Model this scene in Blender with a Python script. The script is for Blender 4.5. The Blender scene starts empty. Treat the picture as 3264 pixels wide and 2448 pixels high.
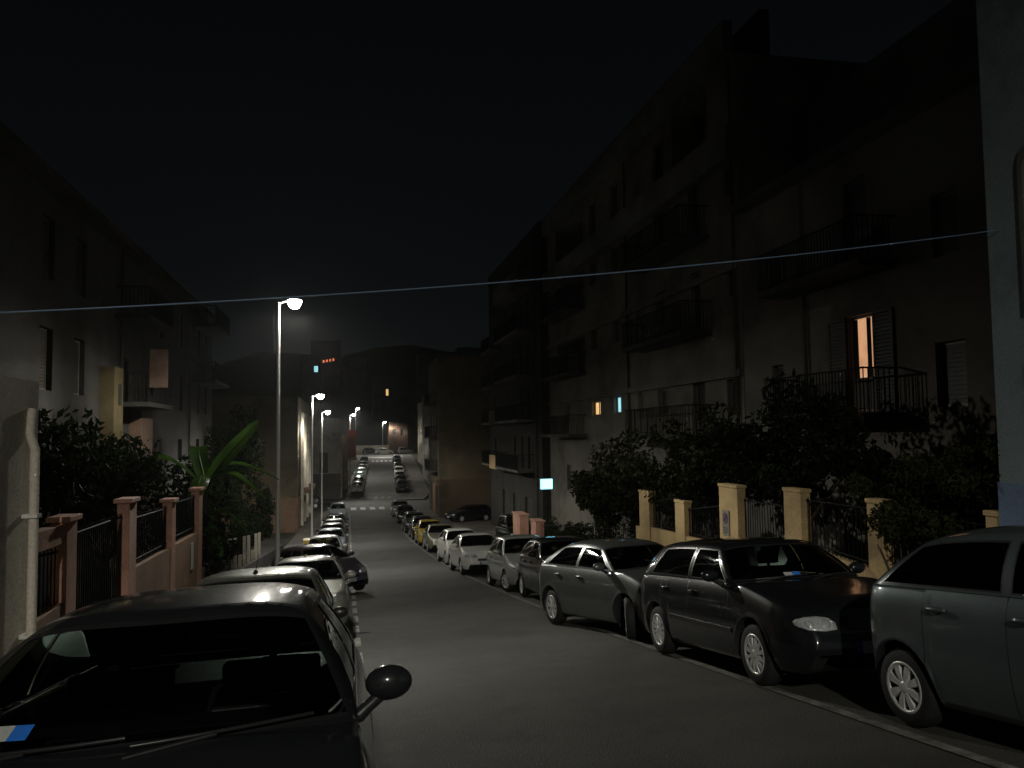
import bpy, bmesh, math, random
from mathutils import Vector, Matrix
from mathutils.bvhtree import BVHTree
random.seed(7)
sc = bpy.context.scene
COL = sc.collection
PI = math.pi

# ---------------------------------------------------------------- helpers
def tag(o, label=None, cat=None, group=None, kind=None):
    if label: o['label'] = label
    if cat: o['category'] = cat
    if group: o['group'] = group
    if kind: o['kind'] = kind
    return o

def thing(name, label, cat, loc=(0, 0, 0), group=None):
    o = bpy.data.objects.new(name, None)
    COL.objects.link(o)
    o.location = loc
    o.empty_display_size = .3
    return tag(o, label, cat, group)

class MB:
    """collects polygons, then links them as ONE mesh object"""
    def __init__(s):
        s.v = []; s.f = []; s.mi = []; s.sm = []
    def add(s, vs, fs, mi=0, smooth=False):
        b = len(s.v)
        s.v += [tuple(p) for p in vs]
        for f in fs:
            s.f.append([b + i for i in f]); s.mi.append(mi); s.sm.append(smooth)
    def quad(s, a, b, c, d, mi=0, smooth=False):
        s.add([a, b, c, d], [(0, 1, 2, 3)], mi, smooth)
    def box(s, x0, x1, y0, y1, z0, z1, mi=0, M=None):
        vs = [Vector((x, y, z)) for z in (z0, z1) for y in (y0, y1) for x in (x0, x1)]
        if M is not None: vs = [M @ p for p in vs]
        s.add(vs, [(0, 2, 3, 1), (4, 5, 7, 6), (0, 1, 5, 4), (1, 3, 7, 5), (3, 2, 6, 7), (2, 0, 4, 6)], mi)
    def grid(s, rows, mi=0, smooth=True, closed=False):
        n = len(rows[0]); vs = [p for r in rows for p in r]; fs = []
        for i in range(len(rows) - 1):
            for j in range(n if closed else n - 1):
                k = (j + 1) % n
                fs.append((i * n + j, i * n + k, (i + 1) * n + k, (i + 1) * n + j))
        s.add(vs, fs, mi, smooth)
    def tube(s, pts, rad, seg=8, mi=0, caps=True):
        pts = [Vector(p) for p in pts]; rows = []
        for i, p in enumerate(pts):
            d = (pts[min(i + 1, len(pts) - 1)] - pts[max(i - 1, 0)]).normalized()
            a = Vector((0, 0, 1)) if abs(d.z) < .9 else Vector((1, 0, 0))
            u = d.cross(a).normalized(); w = d.cross(u)
            r = rad[i] if isinstance(rad, (list, tuple)) else rad
            rows.append([p + u * (r * math.cos(2 * PI * k / seg)) + w * (r * math.sin(2 * PI * k / seg)) for k in range(seg)])
        s.grid(rows, mi, True, True)
        if caps:
            s.add(rows[0], [tuple(range(seg))], mi); s.add(rows[-1], [tuple(range(seg))], mi)
    def lathe(s, prof, M, seg=24, mi=0, smooth=True):
        """prof: (radius, axial) turned about local X"""
        rows = [[M @ Vector((a, r * math.cos(2 * PI * k / seg), r * math.sin(2 * PI * k / seg))) for k in range(seg)] for r, a in prof]
        s.grid(rows, mi, smooth, True)
    def ell(s, c, r, seg=16, rings=9, mi=0):
        rows = []
        for i in range(rings + 1):
            t = PI * i / rings
            rows.append([(c[0] + r[0] * math.sin(t) * math.cos(2 * PI * k / seg), c[1] + r[1] * math.sin(t) * math.sin(2 * PI * k / seg), c[2] + r[2] * math.cos(t)) for k in range(seg)])
        s.grid(rows, mi, True, True)
    def build(s, name, mats, parent=None, org=(0, 0, 0), bevel=0, merge=False):
        me = bpy.data.meshes.new(name)
        o = Vector(org)
        me.from_pydata([tuple(Vector(p) - o) for p in s.v], [], s.f)
        if not isinstance(mats, (list, tuple)): mats = [mats]
        for m in mats: me.materials.append(m)
        me.polygons.foreach_set('material_index', s.mi)
        me.polygons.foreach_set('use_smooth', s.sm)
        bm = bmesh.new(); bm.from_mesh(me)
        if merge: bmesh.ops.remove_doubles(bm, verts=bm.verts, dist=1e-4)
        bmesh.ops.recalc_face_normals(bm, faces=bm.faces)
        bm.to_mesh(me); bm.free()
        me.update()
        ob = bpy.data.objects.new(name, me)
        COL.objects.link(ob)
        if parent is not None: ob.parent = parent
        if parent is None and tuple(org) != (0, 0, 0): ob.location = org
        if bevel:
            b = ob.modifiers.new('bevel', 'BEVEL'); b.width = bevel; b.segments = 2; b.limit_method = 'ANGLE'
        return ob

# ---------------------------------------------------------------- materials
_mat = {}
def nt(name):
    m = bpy.data.materials.new(name); m.use_nodes = True
    t = m.node_tree; p = t.nodes['Principled BSDF']
    return m, t, p
def N(t, typ, **kw):
    n = t.nodes.new(typ)
    for k, v in kw.items():
        if k in n.inputs: n.inputs[k].default_value = v
        else: setattr(n, k, v)
    return n
def rough_surface(name, col, var=.25, scale=3., rough=.85, bump=.15, fine=40., stains=None, spec=.3):
    """mineral surface: mottled colour, fine grain bump"""
    if name in _mat: return _mat[name]
    m, t, p = nt(name)
    tc = N(t, 'ShaderNodeTexCoord')
    n1 = N(t, 'ShaderNodeTexNoise', Scale=scale, Detail=8., Roughness=.65)
    n2 = N(t, 'ShaderNodeTexNoise', Scale=fine, Detail=4.)
    for n in (n1, n2): t.links.new(tc.outputs['Object'], n.inputs['Vector'])
    mix = N(t, 'ShaderNodeMix', data_type='RGBA')
    mix.inputs[6].default_value = (*[c * (1 - var) for c in col], 1)
    mix.inputs[7].default_value = (*[min(1, c * (1 + var)) for c in col], 1)
    r = N(t, 'ShaderNodeValToRGB'); r.color_ramp.elements[0].position = .32; r.color_ramp.elements[1].position = .68
    t.links.new(n1.outputs['Fac'], r.inputs['Fac']); t.links.new(r.outputs['Color'], mix.inputs[0])
    out = mix.outputs[2]
    m2 = N(t, 'ShaderNodeMix', data_type='RGBA', blend_type='MULTIPLY')
    m2.inputs[0].default_value = .5
    r2 = N(t, 'ShaderNodeValToRGB')
    r2.color_ramp.elements[0].position = .3; r2.color_ramp.elements[0].color = (.6, .6, .6, 1)
    r2.color_ramp.elements[1].position = .7; r2.color_ramp.elements[1].color = (1.25, 1.25, 1.25, 1)
    t.links.new(n2.outputs['Fac'], r2.inputs['Fac'])
    t.links.new(out, m2.inputs[6]); t.links.new(r2.outputs['Color'], m2.inputs[7]); out = m2.outputs[2]
    if stains:
        n3 = N(t, 'ShaderNodeTexNoise', Scale=stains, Detail=6., Roughness=.7)
        t.links.new(tc.outputs['Object'], n3.inputs['Vector'])
        r3 = N(t, 'ShaderNodeValToRGB')
        r3.color_ramp.elements[0].position = .36; r3.color_ramp.elements[0].color = (.45, .45, .47, 1)
        r3.color_ramp.elements[1].position = .52; r3.color_ramp.elements[1].color = (1, 1, 1, 1)
        m3 = N(t, 'ShaderNodeMix', data_type='RGBA', blend_type='MULTIPLY'); m3.inputs[0].default_value = .8
        t.links.new(n3.outputs['Fac'], r3.inputs['Fac']); t.links.new(out, m3.inputs[6]); t.links.new(r3.outputs['Color'], m3.inputs[7]); out = m3.outputs[2]
    t.links.new(out, p.inputs['Base Color'])
    p.inputs['Roughness'].default_value = rough; p.inputs['Specular IOR Level'].default_value = spec
    b = N(t, 'ShaderNodeBump', Strength=bump, Distance=.02)
    t.links.new(n2.outputs['Fac'], b.inputs['Height']); t.links.new(b.outputs['Normal'], p.inputs['Normal'])
    _mat[name] = m
    return m
def plain(name, col, rough=.5, metal=0., coat=0., spec=.5, bump=0., bscale=60.):
    if name in _mat: return _mat[name]
    m, t, p = nt(name)
    p.inputs['Metallic'].default_value = metal
    p.inputs['Coat Weight'].default_value = coat; p.inputs['Coat Roughness'].default_value = .04
    p.inputs['Specular IOR Level'].default_value = spec
    tc = N(t, 'ShaderNodeTexCoord'); n = N(t, 'ShaderNodeTexNoise', Scale=bscale, Detail=3.)
    t.links.new(tc.outputs['Object'], n.inputs['Vector'])
    mx = N(t, 'ShaderNodeMix', data_type='RGBA')
    mx.inputs[6].default_value = (*[c * .85 for c in col], 1); mx.inputs[7].default_value = (*[min(1, c * 1.15) for c in col], 1)
    t.links.new(n.outputs['Fac'], mx.inputs[0]); t.links.new(mx.outputs[2], p.inputs['Base Color'])
    mr = N(t, 'ShaderNodeMapRange'); mr.inputs['To Min'].default_value = max(.02, rough * .8); mr.inputs['To Max'].default_value = min(1, rough * 1.2)
    t.links.new(n.outputs['Fac'], mr.inputs['Value']); t.links.new(mr.outputs[0], p.inputs['Roughness'])
    if bump:
        b = N(t, 'ShaderNodeBump', Strength=bump, Distance=.01)
        t.links.new(n.outputs['Fac'], b.inputs['Height']); t.links.new(b.outputs['Normal'], p.inputs['Normal'])
    _mat[name] = m
    return m
def paint(name, col, metal=.0, rough=.38, spec=.06):
    """car lacquer: flaky base under a clear coat, thin road dust"""
    key = 'paint ' + name
    if key in _mat: return _mat[key]
    m, t, p = nt(key)
    tc = N(t, 'ShaderNodeTexCoord'); n = N(t, 'ShaderNodeTexNoise', Scale=5., Detail=6.)
    t.links.new(tc.outputs['Object'], n.inputs['Vector'])
    mx = N(t, 'ShaderNodeMix', data_type='RGBA')
    mx.inputs[6].default_value = (*[c * .9 for c in col], 1); mx.inputs[7].default_value = (*[min(1, c * 1.1 + .004) for c in col], 1)
    t.links.new(n.outputs['Fac'], mx.inputs[0]); t.links.new(mx.outputs[2], p.inputs['Base Color'])
    p.inputs['Metallic'].default_value = metal; p.inputs['Roughness'].default_value = rough; p.inputs['Specular IOR Level'].default_value = spec
    p.inputs['Coat Weight'].default_value = 1.
    mr = N(t, 'ShaderNodeMapRange'); mr.inputs['To Min'].default_value = .05; mr.inputs['To Max'].default_value = .14
    t.links.new(n.outputs['Fac'], mr.inputs['Value']); t.links.new(mr.outputs[0], p.inputs['Coat Roughness'])
    _mat[key] = m
    return m
def glow(name, col, s):
    if name in _mat: return _mat[name]
    m, t, p = nt(name)
    p.inputs['Base Color'].default_value = (.6, .6, .6, 1)
    tc = N(t, 'ShaderNodeTexCoord'); n = N(t, 'ShaderNodeTexNoise', Scale=2.5, Detail=3.)
    t.links.new(tc.outputs['Object'], n.inputs['Vector'])
    mr = N(t, 'ShaderNodeMapRange'); mr.inputs['To Min'].default_value = s * .6; mr.inputs['To Max'].default_value = s * 1.4
    t.links.new(n.outputs['Fac'], mr.inputs['Value'])
    p.inputs['Emission Color'].default_value = (*col, 1); t.links.new(mr.outputs[0], p.inputs['Emission Strength'])
    _mat[name] = m
    return m
def glassy(name, tint=(.16, .19, .175), rough=.02):
    if name in _mat: return _mat[name]
    m = bpy.data.materials.new(name); m.use_nodes = True; t = m.node_tree; t.nodes.clear()
    o = N(t, 'ShaderNodeOutputMaterial'); mx = N(t, 'ShaderNodeMixShader')
    tr = N(t, 'ShaderNodeBsdfTransparent'); tr.inputs[0].default_value = (*tint, 1)
    gl = N(t, 'ShaderNodeBsdfGlossy'); gl.inputs['Roughness'].default_value = rough; gl.inputs[0].default_value = (.9, .95, .95, 1)
    fr = N(t, 'ShaderNodeFresnel', IOR=1.5)
    t.links.new(fr.outputs[0], mx.inputs[0]); t.links.new(tr.outputs[0], mx.inputs[1]); t.links.new(gl.outputs[0], mx.inputs[2])
    t.links.new(mx.outputs[0], o.inputs[0])
    _mat[name] = m
    return m
def leafy(name, a, b, rough=.45, transl=.25, spec=.4):
    if name in _mat: return _mat[name]
    m, t, p = nt(name)
    tc = N(t, 'ShaderNodeTexCoord'); n = N(t, 'ShaderNodeTexNoise', Scale=2.2, Detail=5.)
    t.links.new(tc.outputs['Object'], n.inputs['Vector'])
    r = N(t, 'ShaderNodeValToRGB')
    r.color_ramp.elements[0].position = .35; r.color_ramp.elements[0].color = (*a, 1)
    r.color_ramp.elements[1].position = .65; r.color_ramp.elements[1].color = (*b, 1)
    t.links.new(n.outputs['Fac'], r.inputs['Fac']); t.links.new(r.outputs['Color'], p.inputs['Base Color'])
    p.inputs['Roughness'].default_value = rough; p.inputs['Specular IOR Level'].default_value = spec
    tl = N(t, 'ShaderNodeBsdfTranslucent'); t.links.new(r.outputs['Color'], tl.inputs['Color'])
    mx = N(t, 'ShaderNodeMixShader'); mx.inputs[0].default_value = transl
    t.links.new(p.outputs[0], mx.inputs[1]); t.links.new(tl.outputs[0], mx.inputs[2])
    t.links.new(mx.outputs[0], t.nodes['Material Output'].inputs[0])
    _mat[name] = m
    return m

BLACK = plain('black rubber', (.012, .012, .012), .6)
TRIM = plain('black plastic trim', (.02, .02, .021), .35)
TYRE = rough_surface('tyre rubber', (.018, .018, .018), .2, 8, .75, .1)
RIMM = plain('painted wheel silver', (.66, .66, .65), .35, .35, spec=.5)
CHROME = plain('bright chrome', (.75, .75, .75), .12, 1.)
LAMPG = plain('headlamp reflector', (.72, .74, .76), .2, .45, .8, bump=1., bscale=30)
LENS = plain('inner lamp ring', (.5, .52, .54), .12, .3, .9, bump=.6, bscale=90)
REDL = plain('red tail lens', (.25, .01, .01), .2, 0, 1.)
AMBER = plain('amber lens', (.6, .2, .02), .2, 0, 1.)
GLASS = glassy('car window glass')
WSCREEN = glassy('windscreen glass', (.42, .47, .44))
WHEELM = plain('pale steering wheel', (.055, .055, .055), .45)  # paler than the trim so the wheel shows through the windscreen
SEAT = rough_surface('seat cloth', (.02, .02, .022), .2, 10, .9, .2)
PLATEM = plain('white plate', (.5, .52, .5), .4)
PLATEB = plain('blue plate band', (.015, .09, .45), .4)
STICKB = plain('blue sticker print', (.03, .20, .75), .45)
INK = plain('dark plate print', (.03, .03, .035), .5)
ASPH = rough_surface('worn asphalt', (.064, .064, .056), .34, .4, .8, .8, 60., stains=.35)
PATCH = rough_surface('newer asphalt patch', (.055, .056, .051), .2, .8, .85, .4, 80., stains=.6)
DASH = rough_surface('worn dash paint', (.30, .29, .26), .5, 6., .75, .2, 60., stains=2.2)
ASPH2 = rough_surface('side asphalt', (.07, .066, .06), .22, .55, .82, .35, 90., stains=.3)
PAVE = rough_surface('concrete pavement', (.12, .108, .092), .2, 1.2, .85, .25, 45., stains=.5)
KERB = rough_surface('kerb stone', (.13, .12, .105), .2, 3., .85, .25, 45.)
WHITE = rough_surface('worn road paint', (.17, .165, .15), .55, 6., .75, .2, 60., stains=2.2)
WHITE2 = rough_surface('fresh road paint', (.62, .61, .57), .2, 4., .7, .2, 60.)
STEEL = plain('galvanised pole steel', (.55, .54, .50), .5, .1, bump=.1, bscale=20)
IRON = plain('dark iron railing', (.006, .006, .006), .8, spec=.15)

# ---------------------------------------------------------------- street profile
K = [(-60, -.13), (8, -.13), (88, 0.), (98, 0.), (106, .05), (172, .05), (180, 0.), (900, 0.)]
_tab = {}
def zr(y):
    """height of the street along its length: falls to a dip, then climbs"""
    z = 0.
    pts = sorted(K)
    def seg(a, b):
        t = 0.
        for (p, s), (q, u) in zip(pts, pts[1:]):
            lo, hi = max(a, p), min(b, q)
            if hi > lo:
                f = lambda v: s + (u - s) * (v - p) / (q - p)
                t += .5 * (f(lo) + f(hi)) * (hi - lo)
        return t
    return seg(0, y) if y >= 0 else -seg(y, 0)
def slope(y): return (zr(y + .5) - zr(y - .5))
def lerp(a, b, t): return a + (b - a) * t
def clamp(v, a=0., b=1.): return max(a, min(b, v))
def cf(y): return .026 * clamp((80 - y) / 40)            # cross fall
def sx(y):                                                # street shifts right past the crossing
    t = clamp((y - 95) / 14); t = t * t * (3 - 2 * t)
    return t * 1.9 + max(0, y - 106) * .042
def zg(x, y): return zr(y) + cf(y) * (clamp(x - sx(y), -1.75, 4.2) - 4.2)
KL, KR, FL, FR = -1.75, 6.2, -3.5, 8.3
LDIR = -1.
# ---------------------------------------------------------------- cars
DEF = dict(L=3.9, W=1.66, H=1.46, wb=2.5, fo=.75, r=.295, nose=[(0, .52), (.04, .60), (.12, .67), (.30, .73), (.55, .80)],
           cowl=.98, zc=.95, zbr=1.0, wst=1.72, yrt=3.35, yrb=3.72, tail=[(.05, .9), (.0, .62)],
           wt=.56, yB=2.32, bw=.93, doors=(1.18, 2.30, 3.05), cpb=.28, cpt=.20, sag=.055, edge=.06, sill=.21, rim='spokes', nsp=9,
           hl=[(.36, .60), (.40, .67), (.52, .715), (.66, .73), (.74, .71), (.70, .63), (.55, .585)], hood=.035, tail_w=.24, nose_w=.28,
           grille=[(-.32, .50), (.32, .50), (.34, .58), (-.34, .58)], intake=[(-.5, .27), (.5, .27), (.45, .38), (-.45, .38)], badge=.62)
S9 = [0, .2, .4, .58, .72, .83, .91, .96, 1.]

def interp(pts, y):
    if y <= pts[0][0]: return pts[0][1]
    for (a, s), (b, t) in zip(pts, pts[1:]):
        if y <= b: return s + (t - s) * (y - a) / max(1e-6, b - a)
    return pts[-1][1]

def build_car(name, label, cat, P, paintm, x, y, heading=0., detail=3, wheel_turn=0., group=None, rimm=None, extra=None, zoff=0.):
    p = dict(DEF); p.update(P)
    L, W, H, fo, wb, r = p['L'], p['W'], p['H'], p['fo'], p['wb'], p['r']
    hw = W / 2; yF = fo; yR = fo + wb; R = r + .06
    yc, zc, zbr, yrb = p['cowl'], p['zc'], p['zbr'], p['yrb']
    top = p['nose'] + [(yc, zc), (yrb, zbr)] + [(L - d, z) for d, z in p['tail']]
    hump = lambda v: 0
    def zt(v): return interp(top, v)
    def wid(v):
        a = p['nose_w'] * clamp((.6 - v) / .6) ** 2.3 + p['tail_w'] * clamp((v - (L - .42)) / .42) ** 2.3
        return hw * (1 - a)
    def zb(v):
        b = p['sill'] + .17 * clamp((.14 - v) / .14) ** 1.6 + .2 * clamp((v - (L - .14)) / .14) ** 1.6
        for ya in (yF, yR):
            if abs(v - ya) <= R: b = max(b, r + math.sqrt(max(0, R * R - (v - ya) ** 2)))
        return b
    def prof(q):
        return interp([(0, .93), (.1, .975), (.28, .997), (.45, 1.), (.62, .993), (.8, .975), (.92, .945), (1., .905)], clamp(q))
    ys = set([0, .015, .04, .08, .12, .18, .25, .33, L - .01, L - .03, L - .06, L - .1, L - .16, L - .24])
    v = .4
    while v < L - .3: ys.add(round(v, 3)); v += .12 if detail > 1 else .2
    na = 14 if detail > 2 else (10 if detail > 1 else 6)
    for ya in (yF, yR):
        ys = {q for q in ys if abs(q - ya) > R + .02}
        for k in range(na + 1): ys.add(ya - R * math.cos(PI * k / na))
        ys.add(ya - R - .004); ys.add(ya + R + .004)
    seams = []
    if detail > 1:
        for d in p['doors']:
            ys = {q for q in ys if abs(q - d) > .03 or abs(abs(q - yR) - R) < .01 or abs(abs(q - yF) - R) < .01}
            ys.add(d); ys.add(d + .009); seams.append(d)
    ys = sorted(q for q in ys if 0 <= q <= L)
    FR_ = [0, .06, .16, .3, .46, .62, .76, .87, .95, 1.]
    def station(v):
        b, t, w = zb(v), zt(v), wid(v); row = []
        zlo = p['sill']; span = max(.15, t - zlo)
        row.append((w * prof((b - zlo) / span) - .13, v, b + .002))
        for f in FR_:
            z = b + (t - b) * f
            lip = .012 if (f < .08 and b > r + .02) else 0
            row.append((w * prof((z - zlo) / span) + lip, v, z))
        xs = row[-1][0]
        cr = p['hood'] * clamp(v / .35) * clamp((yc + .5 - v) / .4)
        for s in (.93, .82, .62, .35, 0): row.append((xs * s, v, t + .012 * (1 - s ** 6) + cr * (1 - s * s)))
        return row
    rows = [station(q) for q in ys]
    nr = len(rows[0]); NF = len(FR_)
    root = thing(name, label, cat, (x, y, zg(x, y) + zoff), group)
    root.rotation_euler = (math.atan(slope(y + 1)), -math.atan(cf(y)) if x < 2 else 0, heading)
    # local frame: front axle at y=0
    T = lambda q: (q[0], q[1] - fo, q[2])
    body = MB(); doors = {}
    hit_v = []; hit_f = []
    for sgn in (1, -1):
        m = lambda q: T((q[0] * sgn, q[1], q[2]))
        base = len(hit_v)
        hit_v += [m(q) for rr in rows for q in rr]
        fs = {}
        for i in range(len(rows) - 1):
            for j in range(nr - 1):
                f = (i * nr + j, i * nr + j + 1, (i + 1) * nr + j + 1, (i + 1) * nr + j)
                hit_f.append([base + k for k in f])
                mid = .5 * (ys[i] + ys[i + 1]); mi = 0; key = 'body'
                if j == 0: mi = 1
                if j >= NF and yc + .10 < mid < yrb - .02: mi = 1
                if any(d < mid < d + .009 for d in seams) and 1 <= j < NF: mi = 1
                if seams and seams[0] < mid < seams[-1] and 2 <= j < NF and mi == 0 and detail > 1:
                    for k2, (a, b) in enumerate(zip(seams, seams[1:])):
                        if a < mid < b: key = (k2, sgn)
                if mid < .62 and 1 <= j <= 4 and abs(mid - yF) > R and detail > 1 and mid < yF: key = 'bumper'
                fs.setdefault(key, []).append((f, mi))
        vs = [m(q) for rr in rows for q in rr]
        for key, lst in fs.items():
            tgt = body if key == 'body' else doors.setdefault(key, MB())
            b = len(tgt.v); tgt.v += vs
            for f, mi in lst: tgt.f.append([b + k for k in f]); tgt.mi.append(mi); tgt.sm.append(True)
    for i, last in ((0, 0), (len(rows) - 1, 1)):      # end caps
        rr = rows[i]
        body.grid([[T(q) for q in rr], [T((-q[0], q[1], q[2])) for q in rr]], 0, True)
        b = len(hit_v); hit_v += [T(q) for q in rr] + [T((-q[0], q[1], q[2])) for q in rr]
        for j in range(nr - 1): hit_f.append([b + j, b + j + 1, b + nr + j + 1, b + nr + j])
    body.quad(T((-hw + .14, .1, p['sill'] + .02)), T((hw - .14, .1, p['sill'] + .02)), T((hw - .14, L - .1, p['sill'] + .02)), T((-hw + .14, L - .1, p['sill'] + .02)), 1)
    bvh = BVHTree.FromPolygons([Vector(q) for q in hit_v], hit_f)
    # ---- greenhouse
    wst, yrt, wtf, sag = p['wst'], p['yrt'], p['wt'], p['sag']
    ym = .5 * (wst + yrt); hl_ = .5 * (yrt - wst)
    def zroof(s, v): return H - sag * abs((v - ym) / hl_) ** 2.2 - p['edge'] * abs(s) ** 4
    def wtop(v): return wtf * (1 - .07 * clamp((v - ym) / hl_, 0, 1) ** 2 - .03 * clamp((ym - v) / hl_, 0, 1) ** 2)
    def xb(v): return wid(v) * .905 * (p['bw'] / .93) + .004
    yA, yT0 = yc + .26, wst + .12
    yC, yTe = yrb - .07, yrt - .07
    loop = []   # (bottom, top, tag)
    for s in S9:
        vb = yc + .26 * s * s; vt = wst + .12 * s * s
        loop.append(((s * xb(yA), vb, zt(vb) + .004 + .02 * (1 - s * s)), (s * wtop(yT0), vt, zroof(s, vt)), 'w'))
    nW = len(S9)
    yB = p['yB']
    knots = [(yA + .07, yT0 + .05), (yA + .09, yT0 + .065), (yB - .05, yB - .035), (yB - .035, yB - .02), (yB + .035, yB + .05), (yB + .05, yB + .065),
             (yC - p['cpb'] - .02, yTe - p['cpt'] - .02), (yC - p['cpb'], yTe - p['cpt']), (yC, yTe)]
    tags = ['p', 's', 'f', 's', 'p', 's', 'r', 's', 'p']
    prev = (yA, yT0)
    for (kb, kt), tg in zip(knots, tags):
        n = 5 if tg in 'fr' else (2 if tg == 'p' else 1)
        for i in range(1, n + 1):
            vb = lerp(prev[0], kb, i / n); vt = lerp(prev[1], kt, i / n)
            loop.append(((xb(vb), vb, zt(vb) + .004), (wtop(vt), vt, zroof(1, vt)), tg))
        prev = (kb, kt)
    iC = len(loop) - 1
    for s in S9[::-1][1:]:
        vb = yrb - .07 * s * s; vt = yrt - .07 * s * s
        loop.append(((s * xb(yC), vb, zt(vb) + .004), (s * wtop(yTe), vt, zroof(s, vt)), 'b'))
    TT = [0, .045, .075, .28, .5, .72, .87, .91, 1.]
    NT = len(TT)
    def gpt(i, t, inset=0):
        b, tp, tg = loop[i]
        q = [lerp(b[k], tp[k], t) for k in range(3)]
        bl = 4 * t * (1 - t)
        if nW - 1 <= i <= iC: q[0] += .03 * bl - inset
        if i < nW: q[1] -= .035 * bl * (1 - (i / (nW - 1)) ** 4) - inset; q[0] += .02 * bl * (i / (nW - 1)) ** 3
        if i > iC:
            k = (len(loop) - 1 - i) / (len(loop) - 1 - iC); q[1] += .03 * bl * (1 - k ** 4) - inset; q[0] += .02 * bl * k ** 3
        return q
    wind = {}
    for sgn in (1, -1):
        m = lambda q: T((q[0] * sgn, q[1], q[2]))
        for i in range(len(loop) - 1):
            tg = loop[i + 1][2]
            if i < nW - 1: tg = 'w' if i < nW - 2 else 'ps'
            if i >= iC: tg = 'b' if i >= iC + 1 else 'ps'
            for j in range(NT - 1):
                glass = tg in ('w', 'f', 'r', 'b') and 2 <= j < NT - 3
                seal = (tg in ('w', 'f', 'r', 'b', 's') and 1 <= j < NT - 2) or (tg == 'ps' and 1 <= j < NT - 2 and False)
                q = [gpt(i, TT[j]), gpt(i + 1, TT[j]), gpt(i + 1, TT[j + 1]), gpt(i, TT[j + 1])]
                if glass:
                    key = {'w': 'windscreen', 'b': 'rear_window', 'f': ('side_window', 0, sgn), 'r': ('side_window', 1, sgn)}[tg]
                    q = [gpt(i, TT[j], .006), gpt(i + 1, TT[j], .006), gpt(i + 1, TT[j + 1], .006), gpt(i, TT[j + 1], .006)]
                    g = wind.setdefault(key, MB()); g.add([m(k) for k in q], [(0, 1, 2, 3)], 0, True)
                else:
                    body.add([m(k) for k in q], [(0, 1, 2, 3)], 1 if (seal or (tg == 'p' and p.get('blackB') and i > nW + 6 and i < nW + 12)) else 0, True)
        # roof skin
        sidecols = list(range(nW - 1, iC + 1)); n = len(sidecols)
        grid = []
        for a, i in enumerate(sidecols):
            tpt = loop[i][1]; fr = a / (n - 1)
            rowp = []
            for s in S9:
                v2 = tpt[1] - .12 * (1 - s * s) * (1 - fr) + .07 * (1 - s * s) * fr
                rowp.append(m((s * tpt[0], v2, zroof(s, v2))))
            grid.append(rowp)
        body.grid(grid, 0, True)
    bo = body.build('body', [paintm, TRIM], root, merge=True)
    nb = None
    for key, mb in sorted(doors.items(), key=str):
        if key == 'bumper':
            nb = mb.build('bumper', [paintm, TRIM], root, merge=True); continue
        d = mb.build('door', [paintm, TRIM], root, merge=True)
        if detail > 2:
            a, b = seams[key[0]], seams[key[0] + 1]
            hy = b - .16; hz = zt(hy) - .13; hx = wid(hy) * .965
            h = MB(); h.ell((key[1] * (hx + .024), hy - fo, hz), (.026, .10, .022), 12, 7)
            h.build('handle', p.get('handlem', paintm), d)
    for key, mb in wind.items():
        mb.build(key if isinstance(key, str) else key[0], WSCREEN if key == 'windscreen' else GLASS, root, merge=True)
    # ---- projected patches
    def cast(o_, d_, off):
        h, nrm, _, _ = bvh.ray_cast(Vector(o_), Vector(d_))
        if h is None:
            h, nrm, _, _ = bvh.find_nearest(Vector(o_) + Vector(d_) * 4.6)
        return h - Vector(d_).normalized() * off
    def patch(poly, axis='front', off=.008, rings=4, n=28):
        pts = []
        per = [math.dist(a, b) for a, b in zip(poly, poly[1:] + poly[:1])]; tot = sum(per)
        for k in range(n):
            s = tot * k / n
            for (a, b), l in zip(zip(poly, poly[1:] + poly[:1]), per):
                if s <= l: pts.append((lerp(a[0], b[0], s / l), lerp(a[1], b[1], s / l))); break
                s -= l
        c = (sum(q[0] for q in pts) / n, sum(q[1] for q in pts) / n)
        rws = []
        for k in range(rings + 2):
            t = min(1., k / rings); edge = off if k <= rings else -.01
            rr = []
            for q in pts:
                u, w = lerp(c[0], q[0], max(t, .001)), lerp(c[1], q[1], max(t, .001))
                if axis == 'front': rr.append(cast((u, -5 - fo, w), (0, 1, 0), edge))
                elif axis == 'rear': rr.append(cast((u, L + 5, w), (0, -1, 0), edge))
                else: rr.append(cast((5 * axis, u, w), (-axis, 0, 0), edge))
            rws.append(rr)
        mb = MB(); mb.grid(rws, 0, True, True); return mb
    for sg in (1, -1):
        hl = patch([(q[0] * sg, q[1]) for q in p['hl']], 'front').build('headlight', p.get('hlm', LAMPG), root)
        if detail > 2:
            cx_ = sum(q[0] for q in p['hl']) / len(p['hl']); cz = sum(q[1] for q in p['hl']) / len(p['hl'])
            for k, dx in ((0, -.08), (1, .08)):
                rr = .040 - .006 * k
                patch([(sg * (cx_ + dx + rr * math.cos(a)), cz + rr * math.sin(a)) for a in [2 * PI * i / 16 for i in range(16)]], 'front', .013, 2, 16).build('reflector', LENS, hl)
        ztl = zt(L - .04)
        patch([(sg * .46, ztl - .2), (sg * .46, ztl - .05), (sg * .66, ztl + .0), (sg * .7, ztl - .2)], 'rear').build('tail_light', REDL, root)
    patch(p['grille'], 'front', .006).build('grille', TRIM, root)
    patch(p['intake'], 'front', .006).build('air_intake', TRIM, root)
    if detail > 1:
        patch([(.045 * math.cos(a), p['badge'] + .045 * math.sin(a)) for a in [2 * PI * i / 12 for i in range(12)]], 'front', .016, 2, 12).build('badge', CHROME, root)
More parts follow.
